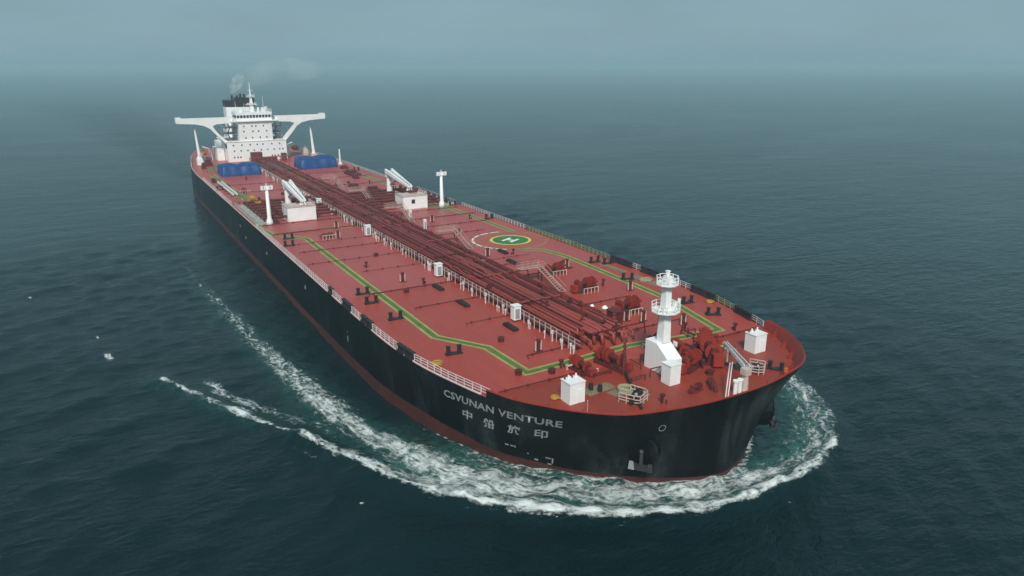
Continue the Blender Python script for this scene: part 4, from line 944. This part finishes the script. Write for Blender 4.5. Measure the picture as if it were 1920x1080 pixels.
dS, sS, gS = poly_dist(P, [(-4, -21), (-94, -24), (-207, -28), (-421, -37), (-763, -52)])
churn = np.exp(-(dS / (6 + .055 * sS)) ** 2) * np.exp(-sS / 420) * (P[:, 0] < 10)
sea = grid_mesh('sea', wco, quads, wm, {'aeration': full(aer), 'churn': churn})
sea['kind'] = 'structure'

# foam lying on the water
fmat = bpy.data.materials.new('sea_foam'); t, p = nodes(fmat)
p.inputs['Base Color'].default_value = (.76, .81, .79, 1); p.inputs['Roughness'].default_value = .8
outn = t.nodes['Material Output']; tr = t.nodes.new('ShaderNodeBsdfTransparent'); ms = t.nodes.new('ShaderNodeMixShader')
geo = t.nodes.new('ShaderNodeNewGeometry'); pos = geo.outputs['Position']
a1 = t.nodes.new('ShaderNodeAttribute'); a1.attribute_name = 'foam'
a2 = t.nodes.new('ShaderNodeAttribute'); a2.attribute_name = 'flow'
s1 = noise(t, a2.outputs['Vector'], .9, 6, .66, (.34, 1.1, 1), 0, .9)
s2 = noise(t, pos, 1.5, 5, .7, (1, 1, 1), 0, .4)
vor = t.nodes.new('ShaderNodeTexVoronoi'); vor.feature = 'DISTANCE_TO_EDGE'; vor.inputs['Scale'].default_value = .75
dn_ = t.nodes.new('ShaderNodeTexNoise'); dn_.inputs['Scale'].default_value = .6; dn_.inputs['Detail'].default_value = 3; t.links.new(pos, dn_.inputs[0])
va_ = t.nodes.new('ShaderNodeVectorMath'); va_.operation = 'MULTIPLY_ADD'; t.links.new(dn_.outputs['Color'], va_.inputs[0]); va_.inputs[1].default_value = (2.2, 2.2, 0); t.links.new(pos, va_.inputs[2])
t.links.new(va_.outputs[0], vor.inputs['Vector'])
lace = math_(t, 'SUBTRACT', .22, vor.outputs['Distance'])
nz = math_(t, 'ADD', math_(t, 'ADD', math_(t, 'MULTIPLY', s1, .62), math_(t, 'MULTIPLY', s2, .38)), math_(t, 'MULTIPLY', lace, .22))
# coverage = smoothstep of foam density against the noise
th = math_(t, 'SUBTRACT', .80, math_(t, 'MULTIPLY', a1.outputs['Fac'], .47))
cov = t.nodes.new('ShaderNodeMapRange'); cov.interpolation_type = 'SMOOTHSTEP'; cov.inputs[3].default_value = 0; cov.inputs[4].default_value = .95
t.links.new(nz, cov.inputs[0]); t.links.new(math_(t, 'SUBTRACT', th, .06), cov.inputs[1]); t.links.new(math_(t, 'ADD', th, .20), cov.inputs[2])
bm = t.nodes.new('ShaderNodeBump'); bm.inputs['Strength'].default_value = .7; bm.inputs['Distance'].default_value = .4; t.links.new(s2, bm.inputs['Height']); t.links.new(bm.outputs[0], p.inputs['Normal'])
big = noise(t, pos, .22, 3, .5); bgm = t.nodes.new('ShaderNodeMapRange'); bgm.inputs[1].default_value = .35; bgm.inputs[2].default_value = .6; bgm.inputs[3].default_value = .66; bgm.inputs[4].default_value = 1; t.links.new(big, bgm.inputs[0])
brt = math_(t, 'MAXIMUM', bgm.outputs[0], math_(t, 'MULTIPLY', math_(t, 'SUBTRACT', a1.outputs['Fac'], .55), 3.0), clamp=True)
t.links.new(math_(t, 'MULTIPLY', cov.outputs[0], brt, clamp=True), ms.inputs[0]); t.links.new(tr.outputs[0], ms.inputs[1]); t.links.new(p.outputs[0], ms.inputs[2]); t.links.new(ms.outputs[0], outn.inputs[0])
def foam_object(name, f, s_, d_, label, extra=.05):
    ff = full(f); keep = ff[quads].max(1) > .04; q = quads[keep]; used, inv_ = np.unique(q, return_inverse=True)
    co = wco[used].copy(); fu_ = ff[used]; co[:, 2] += .04 + extra * fu_
    flow = np.zeros((len(P), 3)); flow[near, 0] = s_; flow[near, 1] = d_; flow = flow[used]
    o = grid_mesh(name, co, inv_.reshape(-1, 4), fmat, {'foam': fu_, 'flow': flow}); o['kind'] = 'stuff'; o['label'] = label; return o
foam_object('bow_wave_foam', fMain, sB, dB * np.sign(gB), 'white churned foam of the bow wave trailing along the starboard side')
foam_object('breaking_crest', fC, sC, dC * gC, 'separate white breaking crest left of the bow wave')
foam_object('whitecaps', fW, PN[:, 0], PN[:, 1], 'scattered small whitecaps on the dark water')

# ------------------------------------------------------------------ smoke
def volume_mat(name, col, dens, emis=None, noise_=False, scale=.05, lo=.45, hi=.7, aniso=0.0):
    m = bpy.data.materials.new(name); m.use_nodes = True; t = m.node_tree; t.nodes.clear()
    o = t.nodes.new('ShaderNodeOutputMaterial'); v = t.nodes.new('ShaderNodeVolumePrincipled')
    v.inputs['Color'].default_value = (*col, 1); v.inputs['Density'].default_value = dens; v.inputs['Anisotropy'].default_value = aniso
    t.links.new(v.outputs[0], o.inputs['Volume'])
    if noise_:
        tcx = t.nodes.new('ShaderNodeTexCoord'); n = noise(t, tcx.outputs['Object'], scale, 4, .6, (1, 1, 1), 0, .5)
        mr = t.nodes.new('ShaderNodeMapRange'); mr.inputs[1].default_value = lo; mr.inputs[2].default_value = hi; mr.inputs[3].default_value = 0; mr.inputs[4].default_value = dens
        t.links.new(n, mr.inputs[0]); t.links.new(mr.outputs[0], v.inputs['Density'])
    return m
smk = volume_mat('exhaust_smoke', (.98, .95, .97), .022, noise_=True, scale=.10, lo=.33, hi=.66)
smoke = MB().tube([(14, 0, F + 28.0), (13, 3.0, F + 31), (9, 8, F + 34.5), (2, 17, F + 37), (-10, 31, F + 38), (-24, 46, F + 37.6), (-34, 56, F + 37)], [.8, 2.8, 4.6, 5.6, 6.2, 5.2, 1.5], 16).build('exhaust_smoke', smk, None, smooth=True)
tag(smoke, 'faint pale exhaust haze drifting to the right of the funnel', 'smoke', kind='stuff')
stm = volume_mat('steam', (.99, .99, .99), .32, noise_=True, scale=.5, lo=.40, hi=.75)
steam = MB().tube([(14, -2.5, F + 27.5), (14, -1.2, F + 30), (13.5, .6, F + 32.6), (13, 2.4, F + 35), (12.5, 2.8, F + 37)], [.8, 2.6, 3.0, 2.2, .3], 14).build('funnel_steam', stm, None, smooth=True)
tag(steam, 'small white puff rising straight above the funnel', 'steam', kind='stuff')

# ------------------------------------------------------------------ haze
hz = MB().box(0, 0, -6, 36000, 36000, 66).build('haze', volume_mat('haze_air', (.53, .745, .815), .00038), None)
tag(hz, None, None, kind='stuff')
